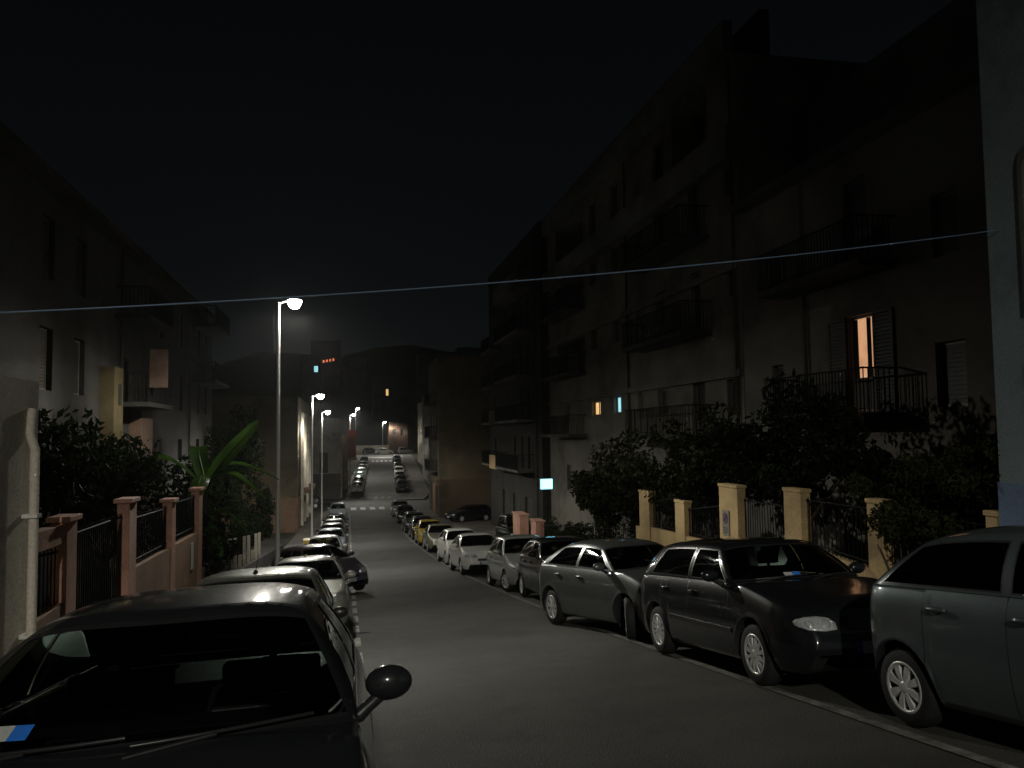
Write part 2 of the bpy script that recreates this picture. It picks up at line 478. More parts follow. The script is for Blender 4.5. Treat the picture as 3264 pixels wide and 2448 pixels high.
    # ---- plate
    if detail > 1 and p.get('plate', True):
        pz = p.get('platez', .43)
        py = cast((0, -5 - fo, pz), (0, 1, 0), 0).y - .014
        mb = MB(); mb.box(-.26, .26, py, py + .012, pz - .055, pz + .055)
        pl = mb.build('number_plate', PLATEM, root)
        for a in (-.26, .215):
            mb = MB(); mb.box(a, a + .045, py - .003, py, pz - .053, pz + .053); mb.build('blue_band', PLATEB, pl)
    # ---- wheels
    for ya, fr in ((yF, 1), (yR, 0)):
        for sg in (1, -1):
            tw = p.get('tw', .19); xo = hw - .012
            w = MB()
            M = Matrix.Translation((sg * (xo - tw / 2), ya - fo, r)) @ Matrix.Rotation(wheel_turn if fr else 0, 4, 'Z')
            rr = r * .66
            w.lathe([(rr * .98, -tw / 2), (r * .9, -tw / 2), (r * .985, -tw * .36), (r, -tw * .15), (r, tw * .15), (r * .985, tw * .36), (r * .9, tw / 2), (rr * .98, tw / 2), (rr * .9, 0), (rr * .98, -tw / 2)], M, 28 if detail > 1 else 16)
            wo = w.build('wheel', TYRE, root)
            mb = MB(); dk = MB()
            for side in (sg,):
                e = side * tw / 2
                mb.lathe([(rr * 1.0, e * .8), (rr * 1.0, e * 1.0), (rr * .9, e * 1.02), (rr * .86, e * .86)], M, 28 if detail > 1 else 16)
                dk.lathe([(rr * .9, e * .55), (0.001, e * .55)], M, 20)
                ns = p['nsp']
                mb.lathe([(rr * .3, e * .6), (rr * .28, e * .98), (rr * .12, e * 1.04), (.001, e * 1.05)], M, 20)
                for k in range(ns):
                    a = 2 * PI * (k + .5) / ns; hwid = p.get('spw', .30) * PI / ns * rr
                    Q = M @ Matrix.Rotation(a, 4, 'X')
                    r0, r1 = rr * .2, rr * .93
                    w0, w1 = hwid * .8, hwid * (1.9 if p['rim'] == 'cap' else 1.25)
                    vs = []
                    for (rad, wd, dep) in ((r0, w0, 1.0), ((r0 + r1) / 2, (w0 + w1) / 2, 1.02), (r1, w1, .93)):
                        vs.append([Q @ Vector((e * (dep - .3), -wd, rad)), Q @ Vector((e * dep, -wd * .8, rad)), Q @ Vector((e * dep, wd * .8, rad)), Q @ Vector((e * (dep - .3), wd, rad))])
                    mb.grid(vs, 0, False)
            mb.build('rim' if p['rim'] == 'spokes' else 'hubcap', rimm or RIMM, wo)
            dk.build('brake_backing', BLACK, wo)
    # wheel houses
    for ya in (yF, yR):
        for sg in (1, -1):
            mb = MB()
            pr = [(-R - .02, .16), (-R - .02, r + .05)] + [(-(R + .02) * math.cos(PI * k / 8), r + .02 + (R + .0) * math.sin(PI * k / 8)) for k in range(1, 8)] + [(R + .02, r + .05), (R + .02, .16)]
            mb.grid([[(sg * (hw - .1), ya - fo + a, b) for a, b in pr], [(sg * (hw - .36), ya - fo + a, b) for a, b in pr]], 0, True)
            mb.add([(sg * (hw - .36), ya - fo + a, b) for a, b in pr], [tuple(range(len(pr)))], 0)
            mb.build('wheel_housing', BLACK, root)
    # ---- door mirrors
    if detail > 1:
        for sg in (1, -1):
            mx, my, mz = p.get('mir', (.11, .20, .085)); mr = p.get('mirr', (.105, .055, .068))
            c = (sg * (xb(yA) + mx + .02), yA + my - fo, zt(yA) + mz)
            mb = MB(); mb.ell(c, mr, 18, 10)
            mo = mb.build('wing_mirror', p.get('mirm', paintm), root)
            mb = MB()
            q0 = Vector((sg * (xb(yA + my) - .01), yA + my - fo, zt(yA) - .02)); q1 = Vector((c[0] - sg * .03, c[1], c[2] - mr[2] * .6))
            mb.tube([q0, q0.lerp(q1, .5), q1], [.03, .024, .026], 8); mb.build('mirror_arm', TRIM, mo)
    # ---- windscreen wipers, interior
    if detail > 1:
        for a0, a1 in ((.05, .82), (-.72, .02)):
            mb = MB()
            def wp(s, t):
                k = abs(s); vb = yc + .26 * k * k; vt = wst + .12 * k * k
                return Vector(T((lerp(s * xb(yA), s * wtop(yT0), t), lerp(vb, vt, t) - .05 - .035 * 4 * t * (1 - t), lerp(zt(vb) + .02 * (1 - k * k), zroof(s, vt), t) + .006)))
            mb.tube([wp(lerp(a0, a1, k / 6), .065 + .05 * k / 6) for k in range(7)], .008, 6)
            mb.tube([wp(lerp(a0, a1, .45), .075), wp(a0 - .02, .0)], .009, 6)
            mb.build('wiper', TRIM, root)
        bz = zt(yB)
        for cx_ in (-.36, .36):
            mb = MB()
            M = Matrix.Translation((cx_, yB + .02 - fo, 0)) @ Matrix.Rotation(-.28, 4, 'X')
            mb.box(-.24, .24, -.06, .06, bz - .45, bz + .10, 0, Matrix.Translation((cx_, yB - fo + .1, 0)))
            mb.box(-.13, .13, -.04, .05, bz + .13, bz + .29, 0, Matrix.Translation((cx_, yB - fo + .15, 0)))
            mb.box(-.02, .02, -.02, .02, bz + .08, bz + .16, 0, Matrix.Translation((cx_, yB - fo + .15, 0)))
            mb.build('seat', SEAT, root, bevel=.03)
        mb = MB(); ry = min(yrb - .35, yB + .95)
        mb.box(-.6, .6, ry - fo, ry - fo + .12, bz - .3, bz + .06)
        for cx_ in (-.34, .34): mb.box(cx_ - .12, cx_ + .12, ry + .03 - fo, ry + .1 - fo, bz + .09, bz + .2)
        mb.build('rear_seat', SEAT, root, bevel=.03)
        mb = MB()
        n = 20; cpt = Vector((.36, yA + .42 - fo, zc + .02)); tilt = Matrix.Rotation(-1.15, 4, 'X')
        mb.tube([cpt + tilt @ Vector((.18 * math.cos(2 * PI * k / n), .18 * math.sin(2 * PI * k / n), 0)) for k in range(n + 1)], .015, 8, 0, False)
        mb.tube([cpt + tilt @ Vector((-.17, 0, 0)), cpt + tilt @ Vector((.17, 0, 0))], .018, 6)
        mb.build('steering_wheel', WHEELM, root)
        mb = MB(); mb.box(-.62, .62, yA + .05 - fo, yA + .34 - fo, zc - .05, zc + .035); mb.build('dashboard', SEAT, root, bevel=.02)
        mb = MB(); v0 = wst + .06; mb.box(-.11, .11, v0 - fo, v0 + .03 - fo, zroof(0, v0) - .13, zroof(0, v0) - .07); mb.build('inside_mirror', TRIM, root, bevel=.01)
    root['_'] = 0; del root['_']
    fn = dict(cast=cast, patch=patch, zt=zt, wid=wid, p=p, root=root, T=T, zroof=zroof, xb=xb, wtop=wtop, yA=yA, yT0=yT0, yc=yc, wst=wst, fo=fo, yF=yF, yR=yR, R=R, hw=hw, L=L)
    if extra: extra(fn)
    return root

def ribbon(fn, side, pts, half, off, mat, name):
    """thin moulding laid along the car's side; pts in (y from front axle, z)"""
    rows = []
    for (a, b) in zip(pts, pts[1:]):
        for k in range(13):
            u, w = lerp(a[0], b[0], k / 12), lerp(a[1], b[1], k / 12)
            h = fn['cast']((5 * side, u, w), (-side, 0, 0), off)
            rows.append([h + Vector((-side * (off + .004), 0, -half * 1.2)), h + Vector((0, 0, -half)), h + Vector((0, 0, half)), h + Vector((-side * (off + .004), 0, half * 1.2))])
    mb = MB(); mb.grid(rows, 0, False); return mb.build(name, mat, fn['root'])
def on_screen(fn, s, t, lift=-.012):
    k = abs(s); vb = fn['yc'] + .26 * k * k; vt = fn['wst'] + .12 * k * k
    return Vector(fn['T']((lerp(s * fn['xb'](fn['yA']), s * fn['wtop'](fn['yT0']), t), lerp(vb, vt, t) - .035 * 4 * t * (1 - t) * (1 - k ** 4) + lift, lerp(fn['zt'](vb) + .004 + .02 * (1 - k * k), fn['zroof'](s, vt), t))))
def sticker(fn, s0, s1, t0, t1):
    for (a, b, m) in ((s0, lerp(s0, s1, .5), PLATEM), (lerp(s0, s1, .5), s1, STICKB)):
        mb = MB(); mb.grid([[on_screen(fn, lerp(a, b, i / 3), lerp(t0, t1, j / 3)) for i in range(4)] for j in range(4)]); mb.build('permit_sticker', m, fn['root'])
def roof_aerial(fn):
    v = fn['wst'] + .12; z = fn['zroof'](0, v)
    mb = MB(); a = Vector(fn['T']((0, v, z - .005)))
    mb.tube([a, a + Vector((0, .015, .03))], [.03, .016], 8); mb.tube([a + Vector((0, .01, .02)), a + Vector((0, .34, .19))], .004, 6)
    mb.build('aerial', TRIM, fn['root'])
GOLF = dict(L=4.15, W=1.735, H=1.444, wb=2.51, fo=.86, r=.305, cowl=1.12, zc=.97, zbr=1.0, wst=1.80, yrt=3.74, yrb=4.07, sag=.04, tail_w=.15, nose_w=.21, tail=[(.05, .9), (0, .6)],
            nose=[(0, .50), (.03, .585), (.10, .68), (.20, .755), (.40, .82), (.7, .885)], hood=.022, yB=2.42, doors=(1.36, 2.40, 3.22), cpb=.36, cpt=.30, wt=.60,
            hl=[(.43, .60), (.42, .66), (.47, .705), (.58, .72), (.70, .715), (.77, .69), (.77, .64), (.70, .605), (.55, .59)], nsp=12, spw=.42,
            grille=[(-.34, .585), (.34, .585), (.36, .70), (-.36, .70)], intake=[(-.42, .27), (.42, .27), (.40, .36), (-.40, .36)], badge=.645, platez=.43)
ASTRA = dict(L=4.25, W=1.753, H=1.46, wb=2.614, fo=.87, r=.315, cowl=1.02, zc=.97, zbr=1.06, wst=1.90, yrt=3.66, yrb=4.08, tail=[(.05, .98), (0, .66)], sag=.085,
             nose=[(0, .50), (.04, .60), (.10, .68), (.20, .74), (.40, .81), (.7, .90)], yB=2.52, doors=(1.38, 2.50, 3.30), cpb=.30, cpt=.34, wt=.56,
             hl=[(.42, .62), (.46, .70), (.58, .76), (.74, .80), (.82, .78), (.80, .68), (.66, .62)], nsp=7, spw=.36, badge=.66)
YARIS = dict(L=3.75, W=1.695, H=1.50, wb=2.46, fo=.74, r=.295, cowl=.84, zc=1.0, zbr=1.06, wst=1.66, yrt=3.20, yrb=3.60, tail=[(.05, .95), (0, .62)], sag=.085,
             yB=2.14, doors=(1.12, 2.12, 2.90), cpb=.10, cpt=.10, wt=.58, rim='cap', nsp=8, spw=.30, nose=[(0, .52), (.04, .62), (.12, .70), (.3, .78), (.55, .87)],
             hl=[(.38, .64), (.42, .74), (.56, .80), (.70, .84), (.78, .80), (.72, .68), (.56, .63)])
PUNTO = dict(L=3.84, W=1.66, H=1.48, wb=2.46, fo=.78, r=.29, cowl=.92, zc=.985, zbr=1.02, wst=1.72, yrt=3.30, yrb=3.68, yB=2.30, doors=(1.16, 2.36), cpb=.30, cpt=.24, nsp=8,
             mir=(.105, .16, .105), mirr=(.095, .06, .068))
def golf_extra(fn):
    for sd in (1, -1): ribbon(fn, sd, [(.42, .50), (1.2, .51), (2.05, .53)], .022, .012, TRIM, 'side_moulding')
    sticker(fn, -.30, -.06, .10, .19)
def astra_extra(fn): pass
def ribbon_roof(fn, s):
    mb = MB(); pts = []
    for k in range(9):
        v = lerp(fn['wst'] + .18, 2.95, k / 8); pts.append(Vector(fn['T']((s * fn['wtop'](v) * 1.75 if False else s * 1.12, v, fn['zroof'](clamp(abs(s) * 2, 0, 1) * .9, v) + .018))))
    mb.tube(pts, .012, 6); mb.build('roof_bar', TRIM, fn['root'])
# ---------------------------------------------------------------- ground, road, pavements
def strip(name, x0, x1, y0, y1, dz, mat, step=1., nx=2, thick=0, side=True):
    n = max(2, int(abs(y1 - y0) / step) + 1); rows = []
    for i in range(n):
        y = lerp(y0, y1, i / (n - 1)); o = sx(y)
        rows.append([(lerp(x0, x1, k / nx) + o, y, zg(lerp(x0, x1, k / nx) + o, y) + dz) for k in range(nx + 1)])
    mb = MB(); mb.grid(rows, 0, False)
    if thick:
        for k in (0, nx): mb.grid([[r[k], (r[k][0], r[k][1], r[k][2] - thick)] for r in rows], 0, False)
        for r in (rows[0], rows[-1]): mb.grid([[q, (q[0], q[1], q[2] - thick)] for q in r], 0, False)
    return mb
def structure(name, mb, mat):
    return tag(mb.build(name, mat), kind='structure')
SOIL = rough_surface('dark soil', (.035, .03, .022), .3, .3, .95, .4, 12.)
mb = MB(); rows = []
xs_ = [-420, -200, -100, -60, -30, -12, -3.6, 8.6, 20, 40, 70, 120, 220, 420]
y = -40.
ysg = []
while y < 200: ysg.append(y); y += 4 if y > -16 else 8
ysg += [230, 300, 420]
for y in ysg: rows.append([(x_, y, zg(x_, y) - .06) for x_ in xs_])
mb.grid(rows, 0, True); structure('ground', mb, SOIL)
structure('road', strip('road', KL - .05, KR + .05, -16, 176, 0, ASPH, 1., 6), ASPH)
structure('side_street', strip('s', -45, KL - .08, 86, 99, -.004, ASPH2, 1., 20), ASPH2)
structure('side_street', strip('s', KR + .08, 45, 86, 99, -.004, ASPH2, 1., 20), ASPH2)
structure('upper_cross_street', strip('s', -30, 40, 176.05, 184, -.004, ASPH2, 1., 20), ASPH2)
for (x0, x1, y0, y1) in ((FL - .3, KL - .14, -16, 85.9), (KR + .14, FR + .3, -16, 41.5), (KR + .14, FR + .3, 76, 85.9),
                         (FL - .3, KL - .14, 99.1, 175.9), (KR + .14, FR + .3, 99.1, 175.9)):
    structure('pavement', strip('p', x0, x1, y0, y1, .125, PAVE, 1., 3, .3), PAVE)
for (x0, x1, y0, y1) in ((KL - .14, KL, -16, 85.9), (KR, KR + .14, -16, 41.5), (KR, KR + .14, 76, 85.9), (KL - .14, KL, 99.1, 175.9), (KR, KR + .14, 99.1, 175.9)):
    structure('kerb', strip('k', x0, x1, y0, y1, .13, KERB, 1., 1, .3), KERB)
structure('parking_yard', strip('y', KR + .02, 24, 41.6, 75.9, .012, PAVE, 1., 8), PAVE)
# painted lines
structure('parking_line', strip('l', 4.02, 4.13, 2.5, 62, .005, WHITE, .5, 1), WHITE)
yy = 8.
while yy < 84:
    structure('parking_dash', strip('l', .10, .21, yy, yy + 1.15, .005, DASH, .4, 1), DASH); yy += 1.9
def crossing(y0, y1, xa, xb_, n, m):
    for i in range(n):
        a = lerp(xa, xb_, (i + .0) / n); w = (xb_ - xa) / n * .56
        structure('crossing_stripe', strip('c', a, a + w, y0, y1, .006, m, .5, 1), m)
crossing(88.2, 91.2, .3, 4.3, 4, WHITE2)
crossing(102.4, 104.6, .2, 4.4, 5, WHITE)
crossing(158.5, 161.5, .3, 4.5, 5, WHITE2)
structure('stop_line', strip('c', .3, 3.0, 95.6, 96.1, .006, WHITE, .5, 2), WHITE)
structure('stop_line', strip('c', -.9, 5.5, 168, 169.2, .006, WHITE2, .5, 2), WHITE2)

# ---------------------------------------------------------------- street lamps
LED = (1., .965, .85)
BOWL = glow('lamp bloom glow', (1., .97, .90), 160.)  # glow of the bowl that imitates lens bloom
def lamp_light(parent, loc, power):
    l = bpy.data.lights.new('lamp_light', 'POINT'); l.energy = power; l.color = LED; l.shadow_soft_size = .13
    l.use_nodes = True; t = l.node_tree
    em = t.nodes['Emission']
    tc = N(t, 'ShaderNodeTexCoord'); sp = N(t, 'ShaderNodeSeparateXYZ'); t.links.new(tc.outputs['Normal'], sp.inputs[0])
    ng = N(t, 'ShaderNodeMath', operation='MULTIPLY'); ng.inputs[1].default_value = LDIR; t.links.new(sp.outputs['Z'], ng.inputs[0])
    r = N(t, 'ShaderNodeValToRGB'); r.color_ramp.interpolation = 'EASE'
    # batwing distribution over the cosine from straight down
    e = r.color_ramp.elements
    e[0].position = .0; e[0].color = (.008, .008, .008, 1)
    e[1].position = 1.; e[1].color = (.085, .085, .085, 1)
    for pos, v in ((.05, .026), (.10, .075), (.20, .22), (.30, .58), (.40, 1.), (.55, .46), (.8, .15)):
        k = e.new(pos); k.color = (v, v, v, 1)
    t.links.new(ng.outputs[0], r.inputs['Fac'])
    ab = N(t, 'ShaderNodeMath', operation='ABSOLUTE'); t.links.new(sp.outputs['Y'], ab.inputs[0])
    la = N(t, 'ShaderNodeMapRange'); la.inputs['To Min'].default_value = .3; t.links.new(ab.outputs[0], la.inputs['Value'])
    ml = N(t, 'ShaderNodeMath', operation='MULTIPLY'); t.links.new(r.outputs['Color'], ml.inputs[0]); t.links.new(la.outputs[0], ml.inputs[1])
    t.links.new(ml.outputs[0], em.inputs['Strength'])
    o = bpy.data.objects.new('lamp_light', l); COL.objects.link(o); o.location = loc; o.parent = parent
    return o
def street_lamp(x, y, head, label, power, dirx=1.):
    z0 = zg(x, y) + .12
    root = thing('street_lamp', label, 'street lamp', (x, y, z0), 'street lamps along the pavement')
    h = head - z0
    mb = MB(); mb.tube([(0, 0, 0), (0, 0, 1.0), (0, 0, 1.02), (0, 0, h)], [.085, .085, .07, .05], 14); mb.build('pole', STEEL, root)
    mb = MB(); mb.tube([(0, 0, h - .12), (.06 * dirx, 0, h - .02), (.22 * dirx, 0, h + .03)], .03, 8); mb.build('arm', STEEL, root)
    mb = MB(); c = (.48 * dirx, 0, h + .085)
    mb.ell(c, (.25, .19, .06), 20, 8); mb.build('lamp_housing', STEEL, root)
    mb = MB(); rows = []
    for i in range(7):
        t = PI / 2 * i / 6
        rows.append([(c[0] + .21 * math.cos(t) ** .8 * math.cos(2 * PI * k / 20), .19 * math.cos(t) ** .8 * math.sin(2 * PI * k / 20), c[2] - .02 - .26 * math.sin(t)) for k in range(20)])
    mb.grid(rows, 0, True, True); mb.build('bloom_bowl', BOWL, root)  # bowl swollen to stand in for lens bloom round a flat LED head
    lamp_light(root, (c[0], 0, c[2] - .42), power)
    mb = MB(); mb.box(-.05, .05, -.09, -.075, .5, .85); mb.build('service_hatch', STEEL, root)
    return root
PW = 5900.
for (x, y, hd, lab) in ((-2.1, 26, 5.72, 'tall street lamp nearest in view, standing beside the banana plant'),
                        (-2.05, 49, 3.92, 'street lamp rising before the right edge of the beige end wall'),
                        (-2.13, 70, 3.58, 'street lamp on the left pavement just before the side street opening'),
                        (.29, 118, 4.55, 'street lamp beside the red hanging panel up the far slope'),
                        (1.36, 150, 6.5, 'street lamp highest on the far slope, near the top of the street'),
                        (7.66, 186, 4.6, 'lone street lamp at the end of the street in front of the pale wall')):
    street_lamp(x, y, hd, lab, PW * (1.4 if y > 100 else 1))
street_lamp(-2.1, -15.5, 11.2, 'street lamp uphill behind the viewer, lighting the near walls', PW * 1.6)

# ---------------------------------------------------------------- buildings
def plaster(name, col, **k): return rough_surface('plaster ' + name, col, k.pop('var', .16), k.pop('scale', .5), .9, .2, 30., stains=k.pop('stains', .35))
P_WARM = plaster('warm grey', (.145, .135, .115)); P_GREY = plaster('grey', (.14, .136, .125)); P_OCHRE = plaster('ochre', (.085, .066, .03))
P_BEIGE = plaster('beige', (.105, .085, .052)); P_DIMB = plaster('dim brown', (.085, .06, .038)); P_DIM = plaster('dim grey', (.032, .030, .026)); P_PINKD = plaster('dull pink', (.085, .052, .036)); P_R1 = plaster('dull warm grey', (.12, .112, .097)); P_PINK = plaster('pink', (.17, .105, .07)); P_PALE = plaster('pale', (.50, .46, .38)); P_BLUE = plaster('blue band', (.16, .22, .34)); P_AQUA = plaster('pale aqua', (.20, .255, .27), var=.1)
P_BROWN = plaster('brown', (.25, .15, .09)); P_RED = plaster('red', (.40, .06, .03)); P_ORANGE = plaster('orange ochre', (.55, .40, .20)); P_ROSE = plaster('rose', (.42, .23, .165))
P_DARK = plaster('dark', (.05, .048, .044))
PANE = glassy('house window glass', (.06, .07, .08), .05)
ROOM = plain('dark room', (.008, .008, .009), .9)
SHUT = plain('closed shutter', (.016, .018, .014), .6, bump=.4, bscale=30)
SHUTB = plain('brown shutter', (.025, .017, .010), .6, bump=.4, bscale=30)
FRAME = plain('window frame', (.10, .095, .085), .5)
LIT_O = glow('orange lit room', (1., .50, .25), .58); LIT_W = glow('warm lit room', (1., .60, .22), .85); LIT_C = glow('cyan lit room', (.38, .85, .95), .95)
LIT_D = glow('dim orange room', (1., .4, .2), .10); LIT_R = glow('red orange lit room', (1., .22, .10), 1.1); LIT_G = glow('greenish lamp', (.5, 1., .75), .35)
def fR(X): return lambda u, v, d: (X + d, u, v)          # facade looking to -x
def fL(X): return lambda u, v, d: (X - d, u, v)          # facade looking to +x
def fF(Y): return lambda u, v, d: (u, Y + d, v)          # facade looking to -y (towards the camera)
def shell(mp, u0, u1, v0, v1, D, ops, rev=.22):
    us = sorted({u0, u1} | {o[0] for o in ops} | {o[1] for o in ops}); vs = sorted({v0, v1} | {o[2] for o in ops} | {o[3] for o in ops})
    mb = MB()
    for a, b in zip(us, us[1:]):
        for c, d in zip(vs, vs[1:]):
            mu, mv = (a + b) / 2, (c + d) / 2
            if any(o[0] < mu < o[1] and o[2] < mv < o[3] for o in ops): continue
            mb.quad(mp(a, c, 0), mp(b, c, 0), mp(b, d, 0), mp(a, d, 0))
    for o in ops:
        r = o[4] if len(o) > 4 and isinstance(o[4], float) else rev
        a, b, c, d = o[:4]
        for (p, q, s, t) in ((a, a, c, d), (b, b, c, d)): mb.quad(mp(p, s, 0), mp(p, t, 0), mp(p, t, r), mp(p, s, r))
        for s in (c, d): mb.quad(mp(a, s, 0), mp(b, s, 0), mp(b, s, r), mp(a, s, r))
        if r > .5: mb.quad(mp(a, c, r), mp(b, c, r), mp(b, d, r), mp(a, d, r))
    mb.quad(mp(u0, v0, 0), mp(u0, v1, 0), mp(u0, v1, D), mp(u0, v0, D)); mb.quad(mp(u1, v0, 0), mp(u1, v1, 0), mp(u1, v1, D), mp(u1, v0, D))
    mb.quad(mp(u0, v0, D), mp(u1, v0, D), mp(u1, v1, D), mp(u0, v1, D)); mb.quad(mp(u0, v1, 0), mp(u1, v1, 0), mp(u1, v1, D), mp(u0, v1, D))
    return mb
def fbox(mb, mp, u0, u1, v0, v1, d0, d1, mi=0):
    P_ = [mp(u, v, d) for v in (v0, v1) for d in (d0, d1) for u in (u0, u1)]
    mb.add(P_, [(0, 2, 3, 1), (4, 5, 7, 6), (0, 1, 5, 4), (1, 3, 7, 5), (3, 2, 6, 7), (2, 0, 4, 6)], mi)
def window(b, mp, o, kind, org, name='window', rev=.22):
    u0, u1, v0, v1 = o[:4]; w = .06
    mb = MB()
    for q in ((u0, u0 + w, v0, v1), (u1 - w, u1, v0, v1), (u0 + w, u1 - w, v0, v0 + w), (u0 + w, u1 - w, v1 - w, v1)): fbox(mb, mp, *q, rev - .07, rev - .01)
    if u1 - u0 > 1.05 and kind != 'shut': fbox(mb, mp, (u0 + u1) / 2 - .03, (u0 + u1) / 2 + .03, v0 + w, v1 - w, rev - .065, rev - .015)
    win = mb.build(name, FRAME, b, org)
    i = (u0 + w, u1 - w, v0 + w, v1 - w)
    if kind in ('shut', 'shutb'):
        mb = MB(); n = max(4, int((i[3] - i[2]) / .09))
        for k in range(n): fbox(mb, mp, i[0], i[1], lerp(i[2], i[3], k / n) + .004, lerp(i[2], i[3], (k + 1) / n) - .004, rev - .06, rev - .03)
        fbox(mb, mp, i[0], i[1], i[2], i[3], rev - .028, rev - .02)
        mb.build('shutter', SHUTB if kind == 'shutb' else SHUT, win, org)
    elif kind == 'glass':
        mb = MB(); mb.quad(*[mp(*q, rev - .03) for q in ((i[0], i[2]), (i[1], i[2]), (i[1], i[3]), (i[0], i[3]))]); mb.build('pane', PANE, win, org)
        mb = MB(); mb.quad(*[mp(*q, rev + .05) for q in ((u0, v0), (u1, v0), (u1, v1), (u0, v1))]); mb.build('dark_room', ROOM, win, org)
    else:
        mb = MB(); mb.quad(*[mp(*q, rev - .03) for q in ((i[0], i[2]), (i[1], i[2]), (i[1], i[3]), (i[0], i[3]))]); mb.build('lit_pane', kind, win, org)
    return win
def open_shutters(b, mp, o, org):
    u0, u1, v0, v1 = o[:4]
    for a, c in ((u0 - .75, u0 - .04), (u1 + .04, u1 + .75)):
        mb = MB(); n = int((v1 - v0) / .09)
        for q in ((a, a + .06, v0, v1), (c - .06, c, v0, v1), (a + .06, c - .06, v0, v0 + .07), (a + .06, c - .06, v1 - .07, v1)): fbox(mb, mp, *q, -.06, -.02)
        for k in range(n): fbox(mb, mp, a + .06, c - .06, lerp(v0 + .07, v1 - .07, (k + .1) / n), lerp(v0 + .07, v1 - .07, (k + .8) / n), -.05, -.03)
        mb.build('shutter', SHUT, b, org)
def balcony(b, mp, u0, u1, v, depth, org, mat, solid=False, rail_h=1.0):
    mb = MB(); fbox(mb, mp, u0, u1, v - .16, v, -depth, -.003)
    sl = mb.build('balcony', mat, b, org)
    mb = MB()
    if solid:
        fbox(mb, mp, u0, u1, v + .002, v + rail_h, -depth + .002, -depth + .11)
        for a in (u0, u1 - .1): fbox(mb, mp, a, a + .1, v + .002, v + rail_h - .003, -depth + .113, -.004)
        mb.build('parapet', mat, sl, org)
    else:
        fbox(mb, mp, u0, u1, v + rail_h - .04, v + rail_h, -depth + .02, -depth + .06)
        fbox(mb, mp, u0, u1, v + .06, v + .09, -depth + .025, -depth + .055)
        n = int((u1 - u0) / .13)
        for k in range(n + 1):
            u = lerp(u0 + .02, u1 - .02, k / n); fbox(mb, mp, u - .009, u + .009, v + .002, v + rail_h - .041, -depth + .03, -depth + .05)
        for a in (u0 + .02, u1 - .05):
            fbox(mb, mp, a, a + .03, v + rail_h - .04, v + rail_h - .002, -depth + .061, -.01)
            for k in range(1, int(depth / .13)): fbox(mb, mp, a + .006, a + .022, v + .002, v + rail_h - .042, -depth + .13 * k + .03, -depth + .13 * k + .05)
        mb.build('railing', IRON, sl, org)
    return sl

def building(label, cat, mp, u0, u1, v0, v1, D, mat, wins, extra=None, org=None, loggias=(), name='apartment_building'):
    """wins: (u0,u1,v0,v1,kind)"""
    org = Vector(org if org else mp((u0 + u1) / 2, v0, D / 2))
    b = thing(name, label, cat, org)
    ops = [w[:4] for w in wins] + [(*l[:4], 1.3) for l in loggias]
    shell(mp, u0, u1, v0, v1, D, ops).build('wall', mat, b, org)
    for w in wins: window(b, mp, w, w[4], org)
    for l in loggias:
        m2 = lambda u, v, d, k=1.3: mp(u, v, d + k)
        a, c = l[0], l[1]; h = l[3] - l[2]
        s = MB(); fbox(s, mp, a + (c - a) * .25, a + (c - a) * .25 + .95, l[2] + .02, l[2] + min(2.2, h - .1), 1.22, 1.28); s.build('balcony_door', SHUTB, b, org)
    if extra: extra(b, mp, org)
    return b
def cornice(b, mp, u0, u1, v0, v1, d, org, mat, name='cornice'):
    mb = MB(); fbox(mb, mp, u0, u1, v0, v1, -d, -.003); mb.build(name, mat, b, org)
def drain(b, mp, u, v0, v1, org, d=.09, mat=None):
    mb = MB(); mb.tube([mp(u, v0, -d), mp(u, v1, -d)], .05, 8); mb.build('drainpipe', mat or P_DARK, b, org)

# nearest on the right: pale aqua house with a blue base
def r0(b, mp, org):
    for a, c, d0, d1, n in ((-6, 9.12, -.02, .0, 1),):
        mb = MB(); fbox(mb, mp, -5.98, 9.205, -1.6, .84, -.03, -.003); mb.build('painted_base', P_BLUE, b, org)
    # arched blind panels
    for v0, v1 in ((2.95, 5.1), (1.0, 2.55)):
        mb = MB(); pts = [(8.62, v0), (8.62, v1 - .25)] + [(8.62 - .25 * (1 - math.cos(a)), v1 - .25 + .25 * math.sin(a)) for a in (.4, .8, 1.2, PI / 2)] + [(7.2, v1), (7.2, v0)]
        rows = [[mp(u, v, -.003) for u, v in pts], [mp(u, v, -.05) for u, v in pts], [mp(u + (-.07 if u > 8 else .07), v - (.07 if v > v0 + .1 else -.07), -.05) for u, v in pts], [mp(u + (-.07 if u > 8 else .07), v - (.07 if v > v0 + .1 else -.07), -.003) for u, v in pts]]
        mb.grid(rows, 0, False, True); mb.build('window_surround', P_GREY, b, org)
building('pale aqua house with a blue painted base at the right edge', 'house', fR(8.3), -6, 9.2, -1.2, 16, 8, P_AQUA,
         [(4.0, 5.2, 1.6, 3.2, 'shut')], r0, name='corner_house')
# R1: house with the lit French window
def r1(b, mp, org):
    cornice(b, mp, 9.3, 23.0, 8.25, 8.45, .45, org, P_DARK)
    balcony(b, mp, 15.9, 20.4, 5.32, 1.0, org, P_DARK)
    balcony(b, mp, 15.9, 20.2, 1.92, 1.0, org, P_DARK)
    open_shutters(b, mp, (16.85, 17.85, 1.95, 4.28), org)
    drain(b, mp, 19.6, -3, 8.2, org)
    mb = MB(); fbox(mb, mp, 9.3, 23.0, 8.46, 11.6, 2.0, 2.4); mb.build('attic_wall', P_DARK, b, org)
    mb = MB(); fbox(mb, mp, 16.4, 17.0, 5.95, 6.2, -.28, -.01); mb.build('air_conditioner', FRAME, b, org)
    mb = MB(); fbox(mb, mp, 16.91, 17.79, 2.01, 2.78, .10, .13); mb.build('door_panel', SHUTB, b, org)
    for a, c in ((17.62, 17.80), (17.12, 17.26)):
        mb = MB(); fbox(mb, mp, a, c, 2.05, 4.2, .11, .13); mb.build('curtain', SEAT, b, org)
